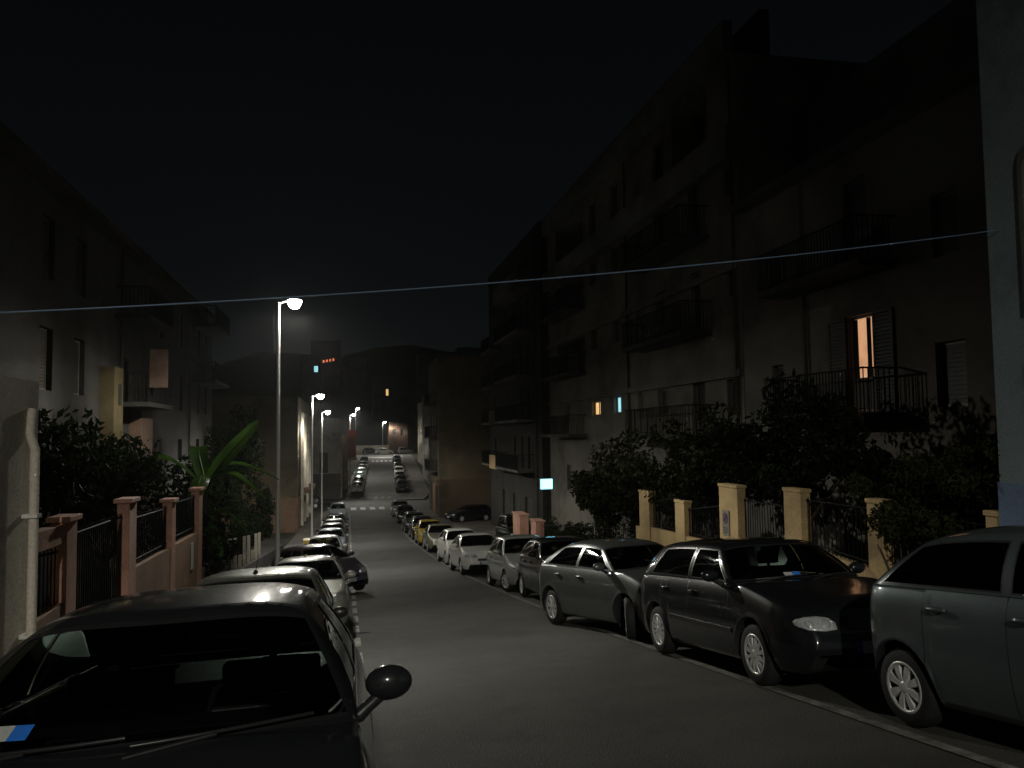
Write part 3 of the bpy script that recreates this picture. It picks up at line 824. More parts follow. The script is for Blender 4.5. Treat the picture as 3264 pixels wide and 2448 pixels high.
building('dark plaster house with one orange lit French window and open shutters', 'house', fR(12), 9.25, 23.2, -3.6, 8.3, 9, P_R1,
         [(16.95, 17.85, 5.36, 7.6, 'shutb'), (16.85, 17.85, 1.95, 4.28, LIT_O), (14.05, 14.8, 5.1, 6.4, 'shutb'), (14.0, 14.85, 1.98, 3.32, 'shut'),
          (10.6, 11.5, 1.98, 3.32, 'shut'), (10.6, 11.5, 5.1, 6.4, 'shut'), (14.0, 14.9, -1.4, .1, 'shut'), (20.9, 21.5, 2.0, 3.4, 'shut'), (20.9, 21.5, 5.3, 6.7, 'shut')], r1)
# R2: tall block with loggias
def r2(b, mp, org):
    for z in (3.35, 6.75, 10.15, 13.55):
        top = z + 1.05
        if z > 10: cornice(b, mp, 23.3, 48.0, z, top, .35, org, P_GREY, 'parapet_band')
        else: cornice(b, mp, 23.3, 48.0, z - .1, z + .12, .12, org, P_GREY, 'string_course')
    balcony(b, mp, 25.4, 31.5, 4.95, 1.1, org, P_DARK); balcony(b, mp, 25.3, 31.3, 1.45, 1.1, org, P_DARK); balcony(b, mp, 40.2, 46., 1.5, 1.0, org, P_DARK)
    balcony(b, mp, 25.4, 31.5, 8.2, 1.1, org, P_DARK)
    balcony(b, mp, 40.2, 46., 4.7, 1.0, org, P_DARK); balcony(b, mp, 40.2, 46., 8.1, 1.0, org, P_DARK)
    drain(b, mp, 33.6, -5, 13.4, org); drain(b, mp, 23.5, -4, 13.4, org)
    mb = MB(); fbox(mb, mp, 27, 44, 14.62, 17.2, 3, 3.4); mb.build('attic_wall', P_DARK, b, org)
ws = []
for z0 in (5.0, 8.25):
    ws += [(26.2, 27.05, z0, z0 + 2.15, 'shut'), (29.3, 30.4, z0 + .75, z0 + 2.0, 'shutb'), (32.05, 32.7, z0 + .8, z0 + 1.75, 'shut'), (34.75, 35.85, z0 + .65, z0 + 1.8, 'shut'), (38.1, 39.3, z0 + .7, z0 + 1.8, 'shutb'), (23.6, 24.2, z0 + .85, z0 + 1.75, 'shut')]
ws += [(26.05, 27.05, 1.5, 3.75 - .45, 'shut'), (29.3, 30.4, 2.2, 3.2, 'shutb'), (32.1, 32.65, 2.1, 3.2, 'shut'), (34.75, 35.85, 2.42, 3.2, LIT_C), (37.9, 39.3, 2.4, 3.1, LIT_W), (23.5, 24.4, 2.0, 3.2, 'shut'), (43.5, 44.4, 2.1, 3.2, 'glass')]
for u in (26.1, 30.0, 34.9, 38.3, 43.3): ws.append((u, u + 1.0, -1.6, -.2, 'shut'))
for u in (29.3, 34.75, 38.1): ws.append((u, u + 1.1, 11.5, 13.0, 'shut'))
lg = [(40.3, 46.0, 4.72, 6.6), (40.3, 46., 8.1, 10.0), (25.3, 28.4, 11.3, 13.4), (40.3, 46., 11.3, 13.4)]
building('tall dark apartment block with small orange and cyan lit windows', 'building', fR(12), 23.25, 48.05, -5.6, 13.54, 12, P_WARM, ws, r2, loggias=lg)
# R3: balconied block
def r3(b, mp, org):
    for z in (-.75, 2.45, 5.3, 8.15, 11.0):
        balcony(b, mp, 50.2, 58.2, z, 1.1, org, P_GREY, solid=(z > 9)); 
        if z < 11: balcony(b, mp, 62.0, 66., z, .8, org, P_GREY)
    for z, m in ((2.3, P_BEIGE), (-1.0, P_ORANGE)):
        mb = MB(); fbox(mb, mp, 58.5, 61.2, z, z + 1.0, -1.0, -.9); mb.build('balcony_screen', m, b, org)
    mb = MB(); fbox(mb, mp, 54.2, 56.6, -1.02, -.93, -.5, -.3); mb.build('strip_light', LIT_G, b, org)
    drain(b, mp, 49.2, -5.6, 14, org)
ws = []
for z0 in (-.72, 2.48, 5.33, 8.18, 11.03):
    ws += [(51.0, 52.0, z0, z0 + 2.1, 'shut'), (53.2, 54.1, z0, z0 + 2.1, 'glass'), (55.6, 56.6, z0, z0 + 2.1, 'shutb'), (63.3, 64.3, z0, z0 + 2.0, LIT_D if z0 == 5.33 else 'shut')]
ws[6] = (51.0, 51.9, 2.48, 4.5, LIT_D)
for u in (51., 55., 59.): ws.append((u, u + 2.2, -5.2, -2.6, 'shut'))
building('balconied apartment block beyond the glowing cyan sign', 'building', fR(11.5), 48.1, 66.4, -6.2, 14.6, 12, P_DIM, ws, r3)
# R4: blank end wall and lit street front
def r4(b, mp, org):
    mb = MB(); fbox(mb, mp, 8.28, 14.4, -6.3, -2.6, -.05, -.003); mb.build('painted_base', P_DIMB, b, org)
    m3 = fR(8.3)
    for u, k in ((77, 0), (79.6, 1), (82.5, 0)):
        mb = MB(); fbox(mb, m3, u, u + 1.6, -5.9, -3.2, -.06, -.003); mb.build('shop_door', P_BROWN if k else SHUTB, b, org)
    for z in (-1.8, 1.4, 4.6):
        balcony(b, m3, 77, 82, z, .8, org, P_DARK)
        for u in (77.6, 80, 83.5):
            mb = MB(); fbox(mb, m3, u, u + 1., z + .02, z + 2.1, -.05, -.003); mb.build('shutter', SHUT, b, org)
    mb = MB(); fbox(mb, m3, 76, 85.6, -2.8, -2.6, -.2, -.003); mb.build('string_course', P_BEIGE, b, org)
building('blank end wall of a block behind the black car in the yard', 'building', fF(76), 8.3, 23, -6.8, 8.9, 9.7, P_BEIGE, [(17.5, 18.5, 1, 2.4, 'shut'), (17.5, 18.5, 4.4, 5.8, 'shut')], r4)
# right blocks past the crossing
def rows_(u0, u1, v0, nfl, st=3.6, fh=3.1, kinds=('shut', 'shutb', 'glass')):
    out = []; i = 0
    for f in range(nfl):
        u = u0
        while u + 1.2 < u1:
            out.append((u, u + 1.05, v0 + f * fh, v0 + f * fh + 1.6, kinds[(i * 7 + f * 3) % len(kinds)])); u += st; i += 1
    return out
building('terrace of far blocks on the right of the upper slope', 'building', fR(11.4), 101, 128, -6.8, 7.5, 12, P_GREY, rows_(102.5, 127, -3.0, 3))
building('low far block near the top of the right side', 'building', fR(13.2), 129, 158, -5.6, 7.6, 12, P_PALE, rows_(131, 157, -1.5, 2, 4.5))
# left near: rough garden wall with pipe
def lw(b, mp, org):
    mb = MB(); mb.tube([mp(9.93, -2, -.1), mp(9.93, 1.45, -.1), mp(9.97, 1.62, -.03), mp(10.02, 1.9, -.03)], .05, 10); mb.build('downpipe', P_PALE, b, org)
    for z in (-.6, .7):
        mb = MB(); fbox(mb, mp, 9.86, 10.0, z, z + .04, -.16, -.003); mb.build('bracket', STEEL, b, org)
building('rough grey plaster outbuilding with a pale downpipe at the left edge', 'building', fL(-3.5), -4, 10.3, -2.2, 2.22, 4.5, P_PALE, [], lw, name='outbuilding')
# LB1: long left block
def l1(b, mp, org):
    for u0, u1 in ((30.6, 34.6), (45.2, 50.6)):
        for z in (4.55 - 1.7, 7.5 - 1.55) if u0 < 45 else (4.6, 7.6):
            balcony(b, mp, u0, u1, z, 1.15, org, P_DIM)
    cornice(b, mp, 14, 51.5, 8.35, 8.6, .5, org, P_DARK)
    mb = MB(); fbox(mb, mp, 28.9, 30.0, -3.6, 3.95, -.45, -.003); mb.build('stair_bay', P_OCHRE, b, org)
    mb = MB(); fbox(mb, mp, 29.4, 29.75, 2.7, 3.4, -.47, -.453); mb.build('stair_window', SHUT, b, org)
    mb = MB(); fbox(mb, mp, 30.6, 30.72, 3.35, 4.7, -1.75, -1.152); mb.build('balcony_screen', P_PINKD, b, org)
    mb = MB(); fbox(mb, mp, 32.6, 34.4, -3.9, 2.7, -.45, -.003); mb.build('porch', P_PINKD, b, org)
    drain(b, mp, 31.2, -3.6, 8.3, org); drain(b, mp, 44, -4, 8.3, org)
ws = []
for z0 in (-.2, 2.9, 5.95):
    for u in (16, 18.5, 23.5, 26.3, 37.2, 41.6, 46.3, 48.7): ws.append((u, u + 1.0, z0, z0 + 1.7, ('shut', 'shutb')[int(u) % 2]))
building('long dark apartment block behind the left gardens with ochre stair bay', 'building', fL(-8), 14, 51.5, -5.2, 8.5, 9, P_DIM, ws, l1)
# LB2 beige end wall + street front
def l2(b, mp, org):
    mb = MB(); fbox(mb, mp, -11.9, -3.86, -6.4, -3.2, -.06, -.003); mb.build('painted_base', P_PINK, b, org)
    mb = MB(); fbox(mb, mp, -11.95, -3.8, -3.2, -3.06, -.12, -.062); mb.build('string_course', P_BEIGE, b, org)
    m3 = fL(-3.9)
    for u, w, m in ((68.4, 2.2, P_BROWN), (73, 1.8, SHUTB), (77.4, 2.2, SHUTB), (82, 1.8, SHUT)):
        mb = MB(); fbox(mb, m3, u, u + w, zr(u) - .1, zr(u) + 2.6, -.05, -.003); mb.build('shop_door', m, b, org)
    for u in (71.4, 75.8, 80.6, 85.2):
        mb = MB(); fbox(mb, m3, u, u + .45, zr(u) + .1, 3.6, -.22, -.003); mb.build('pilaster', P_PALE, b, org)
    for u in (73, 82):
        mb = MB(); fbox(mb, m3, u - .2, u + 2.2, zr(u) + 2.75, zr(u) + 3.1, -.75, -.003); mb.build('canopy', P_PINK, b, org)
    for z in (-1.8, 1.2):
        for u in (69, 73.3, 77.8, 82.4): mb = MB(); fbox(mb, m3, u, u + 1.1, z, z + 1.6, -.04, -.003); mb.build('shutter', SHUT, b, org)
building('beige end wall with pink base just right of the nearest lamp pole', 'building', fF(67), -12, -3.9, -7, 4.8, 19, P_BEIGE, [(-9.6, -8.6, -.6, 1.0, 'shut')], l2)
def l3(b, mp, org):
    mb = MB(); fbox(mb, mp, -6.5, -.86, -6.4, -3.0, -.06, -.003); mb.build('painted_base', P_GREY, b, org)
    mb = MB(); fbox(mb, mp, -3.3, -1.9, .8, 2.2, -.5, -.003); mb.build('balcony_screen', P_PALE, b, org)
    mb = MB(); fbox(mb, mp, -3.4, -2.4, -2.9, -.4, -.04, -.003); mb.build('shutter', SHUT, b, org)
    m3 = fL(-.9)
    for u in (103.4, 107.2):
        mb = MB(); fbox(mb, m3, u, u + .5, -6, 3.4, -.2, -.003); mb.build('pilaster', P_PALE, b, org)
    for u in (104.6, 108): mb = MB(); fbox(mb, m3, u, u + 1.8, zr(u) - .1, zr(u) + 2.5, -.05, -.003); mb.build('shop_door', SHUTB, b, org)
building('pale corner block across the left side street', 'building', fF(102.5), -13, -.9, -6.6, 3.7, 10, P_PALE, [], l3)
def l4(b, mp, org):
    mb = MB(); fbox(mb, mp, 115, 118.5, -1.4, 2.4, -1.1, -.003); mb.build('hanging_panel', P_RED, b, org)
    mb = MB(); fbox(mb, mp, 114.8, 118.7, -1.75, -1.42, -1.2, -.003); mb.build('canopy', P_PALE, b, org)
    for u in (115.5, 121, 127): mb = MB(); fbox(mb, mp, u, u + 2, zr(u) - .1, zr(u) + 2.6, -.05, -.003); mb.build('shop_door', SHUTB, b, org)
building('dark block with a red panel over its door on the left upper slope', 'building', fL(.0), 113, 134, -6.4, 1.6, 10, P_BROWN, rows_(120, 133, -1.2, 1, 4.), l4)
building('dark far block at the top of the left side', 'building', fL(.9), 135, 168, -5.6, .8, 10, P_DARK, [])
# end of street
def e1(b, mp, org):
    mb = MB(); fbox(mb, mp, 1.2, 9.2, -.72, -.62, -.06, .36); mb.build('coping', P_PALE, b, org)
building('pale rendered wall closing the end of the street', 'wall', fF(188), 1.2, 9.1, -3.2, -.72, .3, P_PALE, [], e1, name='end_wall')
building('red brown house at the end of the street by the last lamp', 'house', fF(188), 9.2, 13.4, -3.2, 4.6, 8, P_PINKD, [(10.0, 10.9, 1.6, 3.0, 'shut'), (11.8, 12.6, 1.6, 3., 'shut')], None, name='end_house')
building('ochre house at the end of the street, right of the red brown one', 'house', fF(189), 13.45, 17.4, -3.2, 3.9, 8, P_OCHRE, [(14.5, 15.4, 1.2, 2.6, 'shut')], None, name='end_house')

# ---------------------------------------------------------------- hill and its houses
mb = MB(); rows = []
for j in range(15):
    y = 205 + j * 22; rr = []
    for i in range(41):
        x = -260 + i * 16
        h = (37 * math.exp(-((x + 25) / 120) ** 2) + 28 * math.exp(-((x - 110) / 90) ** 2)) * clamp((y - 205) / 140) ** 2.2
        h += 2.2 * math.sin(x * .11 + y * .05) * clamp((y - 205) / 60)
        rr.append((x, y, -3.2 + h))
    rows.append(rr)
mb.grid(rows, 0, True); HILL = leafy('dark hillside scrub', (.006, .008, .005), (.016, .018, .011), .9, 0, .1)
structure('hill', mb, HILL)
def hz(x, y):
    return -3.2 + (37 * math.exp(-((x + 25) / 120) ** 2) + 28 * math.exp(-((x - 110) / 90) ** 2)) * clamp((y - 205) / 140) ** 2.2
hw_ = [(-13, -2.5, 300, 36, 'pale house high on the hill with four red lit windows', [(-8.9 + k * 1.15, -8.2 + k * 1.15, 28.0 + k * .22, 29.0 + k * .22, LIT_R) for k in range(4)]),
       (-16, -9.6, 292, 29.5, 'hill house with one cyan lit window', [(-11.6, -10.2, 24.0, 26.2, LIT_C)]),
       (8, 20, 270, 21, 'hill house with one warm lit window above the street end', [(12.2, 13.1, 14.6, 16.8, LIT_W)]),
       (24, 37, 282, 30, 'dark block on the hill right of the lit window house', []), (40, 58, 300, 34, 'wide dark block on the hill crest at the right', []), (-2, 7, 310, 31, 'dark house on the hill crest in the middle', [])]
for (x0, x1, y, zt_, lab, wl) in hw_:
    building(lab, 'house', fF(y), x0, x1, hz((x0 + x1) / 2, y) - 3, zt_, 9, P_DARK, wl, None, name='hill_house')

# ---------------------------------------------------------------- fences
def pillar(root, org, x0, x1, y0, y1, z1, mat, cap=True, capd=.05):
    mb = MB(); z0 = zg((x0 + x1) / 2, (y0 + y1) / 2); mb.box(x0, x1, y0, y1, z0, z1); p = mb.build('pillar', mat, root, org, bevel=.012)
    if cap:
        mb = MB(); mb.box(x0 - capd, x1 + capd, y0 - capd, y1 + capd, z1 + .003, z1 + .075); mb.build('cap', mat, p, org, bevel=.012)
    return p
def lowwall(root, org, x0, x1, y0, y1, z0, z1, mat):
    mb = MB(); rows = []
    n = 8; b0 = lambda y: zg(x0, y) - .2
    for k in range(n + 1):
        y = lerp(y0, y1, k / n); z = lerp(z0, z1, k / n); rows.append([(x0, y, b0(y)), (x0, y, z), (x1, y, z), (x1, y, b0(y))])
    mb.grid(rows, 0, False); mb.add(rows[0], [(0, 1, 2, 3)]); mb.add(rows[-1], [(0, 1, 2, 3)])
    return mb.build('low_wall', mat, root, org)
def rails(root, org, x, y0, y1, z0a, z0b, z1a, z1b, sp=.12, name='railing'):
    mb = MB(); n = max(3, int((y1 - y0) / sp))
    for k in range(n):
        t = (k + .5) / n; y = lerp(y0, y1, t); mb.tube([(x, y, lerp(z0a, z0b, t)), (x, y, lerp(z1a, z1b, t))], .009, 5)
    mb.tube([(x, y0, z1a - .06), (x, y1, z1b - .06)], .016, 6); mb.tube([(x, y0, z0a + .08), (x, y1, z0b + .08)], .016, 6)
    return mb.build(name, IRON, root, org)
# right fence
ox = Vector((8.4, 16, zg(8.4, 16)))
fr = thing('garden_fence', 'ochre pillared garden wall with dark railings behind the right parked cars', 'fence', ox)
for (y0, y1, z1) in ((9.22, 9.48, .45), (11.6, 12.02, .42), (14.0, 14.62, .44), (16.55, 17.45, .36), (19.45, 20.05, -.2), (21.9, 22.7, -.12)):
    pillar(fr, ox, 8.3, 8.5, y0, y1, z1 - .07, P_ORANGE, capd=.02)
for (y0, y1, a, b) in ((9.5, 11.58, -.72, -.74), (12.04, 13.98, -.72, -.62), (17.48, 19.43, -1.03, -1.08), (20.07, 21.88, -1.08, -1.12)):
    lowwall(fr, ox, 8.33, 8.48, y0, y1, a, b, P_ORANGE); rails(fr, ox, 8.41, y0, y1, a, b, (.3 if y0 < 15 else -.1), (.3 if y0 < 15 else -.35))
lowwall(fr, ox, 8.33, 8.48, 22.72, 23.1, -1.2, -1.2, P_ORANGE)
og = Vector((8.45, 15.5, zg(8.4, 15.5)))
gt = thing('garden_gate', 'dark iron double gate between two ochre pillars on the right', 'gate', og)
for a, b in ((14.65, 15.57), (15.6, 16.52)): rails(gt, og, 8.45, a, b, -1.85 - .13 * (a - 14.5), -1.85 - .13 * (b - 14.5), .1, .1, .1, 'gate_leaf')
sg_ = thing('no_parking_sign', 'small white plate with a blue no parking disc on the broad ochre pillar', 'sign', (8.29, 17.1, -.5))
mb = MB(); mb.box(-.012, 0, -.16, .16, -.28, .28); mb.build('plate', plain('dull sign plate', (.20, .19, .16), .6), sg_)  # plate and disc colours toned down to dull grey, red and blue
for r_, m_, d_ in ((.13, plain('dull sign red', (.12, .03, .03), .6), .0), (.10, plain('dull sign blue', (.03, .045, .12), .6), .002)):
    mb = MB(); mb.lathe([(r_, -.004), (.001, -.004)], Matrix.Translation((-.012 - d_, 0, .1)), 24); mb.build('disc', m_, sg_)
mb = MB(); mb.box(-.02, -.0165, -.012, .012, -.11, .11, 0, Matrix.Translation((0, 0, .1)) @ Matrix.Rotation(PI / 4, 4, 'X')); mb.build('bar', REDL, sg_)
for k in range(3):
    mb = MB(); mb.box(-.016, -.0122, -.11, .11, -.12 - .05 * k, -.10 - .05 * k); mb.build('print', INK, sg_)
# rose pillars by the yard
oy = Vector((8.4, 39, zg(8.4, 39)))
yf = thing('yard_fence', 'two rose pillars with a low wall at the yard entrance', 'fence', oy)
pillar(yf, oy, 8.3, 8.75, 39.7, 41.4, -2.5, P_ROSE); pillar(yf, oy, 8.3, 8.7, 36.2, 37.2, -2.45, P_ROSE); 
rails(yf, oy, 8.5, 23.2, 36.1, -2.6, -3.9, -1.3, -2.5, .2)
lowwall(yf, oy, 8.4, 8.6, 23.2, 36.1, -1.9, -3.2, P_ROSE)
lp = Vector((10.6, 41.6, zg(10, 41.6)))
lowy = thing('yard_wall', 'low pale wall along the edge of the parking yard', 'wall', lp)
mb = MB(); mb.box(9.2, 20, 44.9, 45.1, -5.2, -3.95); mb.build('wall', P_BEIGE, lowy, lp)
# left fence
ol = Vector((-3.6, 16, zg(-3.6, 16)))
fl = thing('garden_wall', 'rose and brown garden wall with tall pillars and railings on the left', 'wall', ol)
for (y0, y1, z1) in ((11.37, 11.78, .58), (14.4, 14.88, .58), (17.72, 18.1, .33), (20.8, 21.28, .36)):
    pillar(fl, ol, -3.69, -3.5, y0, y1, z1 - .08, P_ROSE, capd=.05)
lowwall(fl, ol, -3.68, -3.52, 14.89, 17.71, -.62, -.66, P_BROWN); lowwall(fl, ol, -3.68, -3.52, 18.11, 20.79, -.66, -.7, P_BROWN)
lowwall(fl, ol, -3.68, -3.52, 10.32, 11.36, -.55, -.5, P_BROWN)
for a, b in ((14.89, 17.71), (18.11, 20.79), (10.32, 11.36)): rails(fl, ol, -3.61, a, b, -.6, -.65, .25, .2)
mb = MB(); mb.box(-3.68, -3.52, 10.32, 11.36, .25, .48); mb.build('lintel', P_ROSE, fl, ol)
mb = MB(); mb.box(-3.515, -3.50, 19.9, 20.15, -1.45, -.85); mb.build('house_number_plate', PLATEM, fl, ol)
ogl = Vector((-3.7, 12.8, zg(-3.7, 12.8)))
gl_ = thing('garden_gate', 'dark iron gate between the first two rose pillars on the left', 'gate', ogl)
rails(gl_, ogl, -3.61, 11.82, 14.36, -1.75, -2.0, .35, .35, .1, 'gate_leaf')
# low pale post fence further down on the left
of_ = Vector((-3.6, 25, zg(-3.6, 25)))
pf = thing('post_fence', 'low wall with thin pale posts under the banana plant', 'fence', of_)
lowwall(pf, of_, -3.75, -3.55, 21.3, 48, -2.2, -4.5, P_DARK)
for k in range(12):
    y = 22.2 + k * 1.25; z = zg(-3.6, y)
    mb = MB(); mb.box(-3.7, -3.6, y - .06, y + .06, z + .3, z + (1.75 if k % 3 else 1.15)); mb.build('post', P_PALE, pf, of_)

# ---------------------------------------------------------------- overhead cable, glowing sign
mb = MB(); A = Vector((-7.9, 8.0, 2.46)); B_ = Vector((8.3, 9.0, 4.11)); pts = []
for k in range(41):
    t = k / 40; q = A.lerp(B_, t); q.z -= .25 * 4 * t * (1 - t); pts.append(q)
mb.tube(pts, .0085, 6)
tag(mb.build('overhead_cable', plain('pale cable sheath', (.12, .18, .27), .45)), 'thin pale cable strung across the whole street overhead', 'cable')
sn = thing('lit_sign', 'small glowing cyan white sign box at the yard corner', 'sign', (8.75, 35.6, zg(8.7, 35.6)))
zs = -.69 - zg(8.7, 35.6)
mb = MB(); mb.tube([(0, .2, 0), (0, .2, zs + .3)], .035, 8); mb.build('post', IRON, sn)
mb = MB(); mb.box(-.38, .22, -.06, .1, zs - .26, zs + .24); mb.build('casing', FRAME, sn, bevel=.02)
mb = MB(); mb.box(-.35, .19, -.068, -.062, zs - .23, zs + .21); mb.build('lit_face', glow('cyan sign face', (.2, .76, 1.), 3.2), sn)
# ---------------------------------------------------------------- plants
def leafball(mb, c, r, n, size, rnd, flat=.0):
    for _ in range(n):
        while True:
            p = Vector((rnd.uniform(-1, 1), rnd.uniform(-1, 1), rnd.uniform(-1, 1)))
            if .25 < p.length < 1: break
        p = Vector((c[0] + p.x * r[0], c[1] + p.y * r[1], c[2] + p.z * r[2]))
        d = Vector((rnd.gauss(0, 1), rnd.gauss(0, 1), rnd.gauss(0, .7))).normalized()
        u = d.orthogonal().normalized(); u = Matrix.Rotation(rnd.uniform(0, 6.28), 3, d) @ u; w = d.cross(u)
        s = size * rnd.uniform(.6, 1.35)
        mb.add([p - u * s, p + w * s * .42 + d * s * .12, p + u * s, p - w * s * .42 + d * s * .12], [(0, 1, 2), (0, 2, 3)], 0, False)
LEAF_D = leafy('dark garden foliage', (.006, .010, .004), (.018, .026, .010), .8, .15, .06)
LEAF_B = leafy('olive foliage', (.012, .016, .006), (.034, .037, .014), .75, .2, .1)
BARK = rough_surface('bark', (.07, .05, .035), .3, 6, .9, .5, 30.)
def shrub(name, label, cat, base, blobs, n, size, mat, trunk=None, group=None, seed=1):
    rnd = random.Random(seed)
    root = thing(name, label, cat, base, group)
    mb = MB()
    if trunk: 
        mb.tube([(0, 0, 0), (.05, .03, trunk * .5), (0, .08, trunk)], [.13, .10, .07], 9)
        for k in range(5):
            a = k * 1.3; mb.tube([(0, .05, trunk * .75), (.4 * math.cos(a), .4 * math.sin(a), trunk * 1.05), (.9 * math.cos(a), .9 * math.sin(a), trunk * 1.35)], [.05, .035, .015], 6)
    else:
        for k in range(6):
            a = k * 1.05; mb.tube([(0, 0, 0), (.15 * math.cos(a), .15 * math.sin(a), .5), (.4 * math.cos(a), .4 * math.sin(a), 1.1)], [.03, .02, .008], 5)
    mb.build('trunk' if trunk else 'stems', BARK, root)
    mb = MB(); tot = sum(b[3] ** 2 * b[5] for b in blobs)
    for (x, y, z, rx, ry, rz) in blobs:
        k = int(n * rx * rx * rz / tot)
        m = max(3, int(k / 160))
        for _ in range(m):     # clumps inside the blob, so gaps show
            q = Vector((rnd.gauss(0, .5), rnd.gauss(0, .5), rnd.gauss(0, .5)))
            if q.length > 1: q.normalize()
            cc = (x + q.x * rx, y + q.y * ry, z + q.z * rz); rr = rnd.uniform(.28, .5)
            leafball(mb, cc, (rx * rr, ry * rr, rz * rr), int(k / m), size, rnd)
    mb.build('crown', mat, root)
    return root
# right gardens
gz = lambda x, y: zg(x, y) + .1
shrub('garden_tree', 'bushy dark tree behind the gate between the ochre pillars', 'tree', (10.0, 16.6, gz(10, 16.6)), [(0, 0, 3.2, 1.3, 1.9, 1.2), (-.5, -1.3, 2.9, 1., 1.2, .9), (-.2, 1.5, 3.0, 1.1, 1.3, 1.0)], 5200, .10, LEAF_D, 1.9, 'trees in the right gardens', 3)
shrub('garden_tree', 'dark tree overhanging the far ochre pillars', 'tree', (9.9, 21.0, gz(10, 21)), [(0, 0, 3.3, 1.4, 2.0, 1.2), (-.9, -1.0, 2.7, .9, 1.2, .8), (-.8, 1.6, 2.6, .9, 1.3, .9)], 5600, .10, LEAF_B, 1.9, 'trees in the right gardens', 4)
shrub('garden_tree', 'dark tree just beyond the end of the ochre wall', 'tree', (9.8, 26.5, gz(10, 26)), [(0, 0, 2.9, 1.4, 2.6, 1.3), (-.8, 1.8, 2.2, .9, 1.6, 1.1)], 5000, .11, LEAF_B, 1.7, 'trees in the right gardens', 5)
shrub('garden_tree', 'small dark tree near the glowing cyan sign', 'tree', (10.2, 31.5, gz(10, 31)), [(0, 0, 2.5, 1.3, 2.2, 1.1)], 3200, .11, LEAF_D, 1.5, 'trees in the right gardens', 6)
shrub('garden_bush', 'leafy bush spilling over the ochre wall beside the nearest right car', 'bush', (8.2, 11.0, gz(8.2, 11)), [(-.05, .1, 1.5, .5, .9, .75), (.3, -.7, 1.9, .6, .9, .6), (.5, -1.2, 2.3, .6, .6, .5)], 4600, .05, LEAF_B, None, 'bushes in the right gardens', 7)
shrub('garden_bush', 'ivy clump hanging on the broad ochre pillar', 'bush', (8.75, 18.3, gz(8.6, 18)), [(-.1, -.3, 2.7, .45, 1.3, .5), (-.2, 1.3, 2.3, .4, .7, .6)], 2200, .06, LEAF_D, None, 'bushes in the right gardens', 8)
shrub('garden_bush', 'round dark bush inside the railings at the right edge', 'bush', (9.6, 11.6, gz(9.6, 11.6)), [(0, 0, 1.6, .9, 1.8, 1.0)], 3200, .08, LEAF_D, None, 'bushes in the right gardens', 9)
shrub('garden_bush', 'low bush in the yard beside the rose pillars', 'bush', (9.9, 43.0, gz(9, 43)), [(0, 0, .7, .9, 1.2, .7)], 1500, .09, LEAF_D, None, 'bushes in the right gardens', 10)
shrub('garden_hedge', 'long dark hedge behind the railings before the glowing sign', 'hedge', (8.9, 29, gz(8.9, 29)), [(0, -4, 1.2, .5, 2., 1.0), (0, -1, .9, .5, 2.2, 1.), (0, 2, .6, .5, 2.2, 1.0), (0, 5, .3, .5, 2.2, 1.)], 6500, .08, LEAF_B, None, None, 21)
# left gardens
shrub('garden_tree', 'black leafy tree rising behind the left garden gate', 'tree', (-5.3, 13.6, gz(-3.5, 13.6)), [(0, 0, 3.0, 1.1, 1.6, 1.0), (.2, 1.5, 2.7, 1., 1.2, .8)], 5200, .09, LEAF_D, 1.8, 'trees in the left gardens', 11)
shrub('garden_tree', 'dark tree behind the sloping brown wall on the left', 'tree', (-5.0, 18.6, gz(-3.5, 18.6)), [(0, 0, 3.0, 1.0, 1.9, .95), (-.2, -1.8, 3.2, .9, 1., .7)], 5000, .09, LEAF_D, 1.8, 'trees in the left gardens', 12)
shrub('garden_tree', 'dark ivy covered tree behind the banana plant', 'tree', (-5.6, 27.5, gz(-3.5, 27)), [(0, 0, 2.9, 1.5, 3., 1.5), (.4, 4.5, 2.2, 1.3, 2.6, 1.3)], 6000, .11, LEAF_D, 1.8, 'trees in the left gardens', 13)
shrub('garden_bush', 'dark hedge bush leaning over the pale post fence', 'bush', (-3.9, 23.6, gz(-3.5, 24)), [(.0, 0, 1.5, .5, 1.4, .8), (0, 2.6, 1.3, .5, 1.6, .8)], 3400, .08, LEAF_D, None, 'bushes in the left gardens', 14)
shrub('garden_bush', 'dark bush along the left pavement beyond the nearest lamp', 'bush', (-4.4, 36, gz(-3.5, 36)), [(-.3, -2.5, 1.3, .7, 3., 1.1), (-.2, 3, 1.5, .8, 3.4, 1.2), (-.3, 9, 1.6, .9, 3.4, 1.4)], 6500, .10, LEAF_D, None, 'bushes in the left gardens', 15)
shrub('garden_tree', 'dark dense tree in front of the beige end wall', 'tree', (-5.2, 41, gz(-3.5, 41)), [(0, 0, 4.6, 1.25, 1.8, 2.4), (.3, -1, 6.3, .9, 1.2, 1.2)], 6000, .11, LEAF_D, 2.4, 'trees in the left gardens', 17)
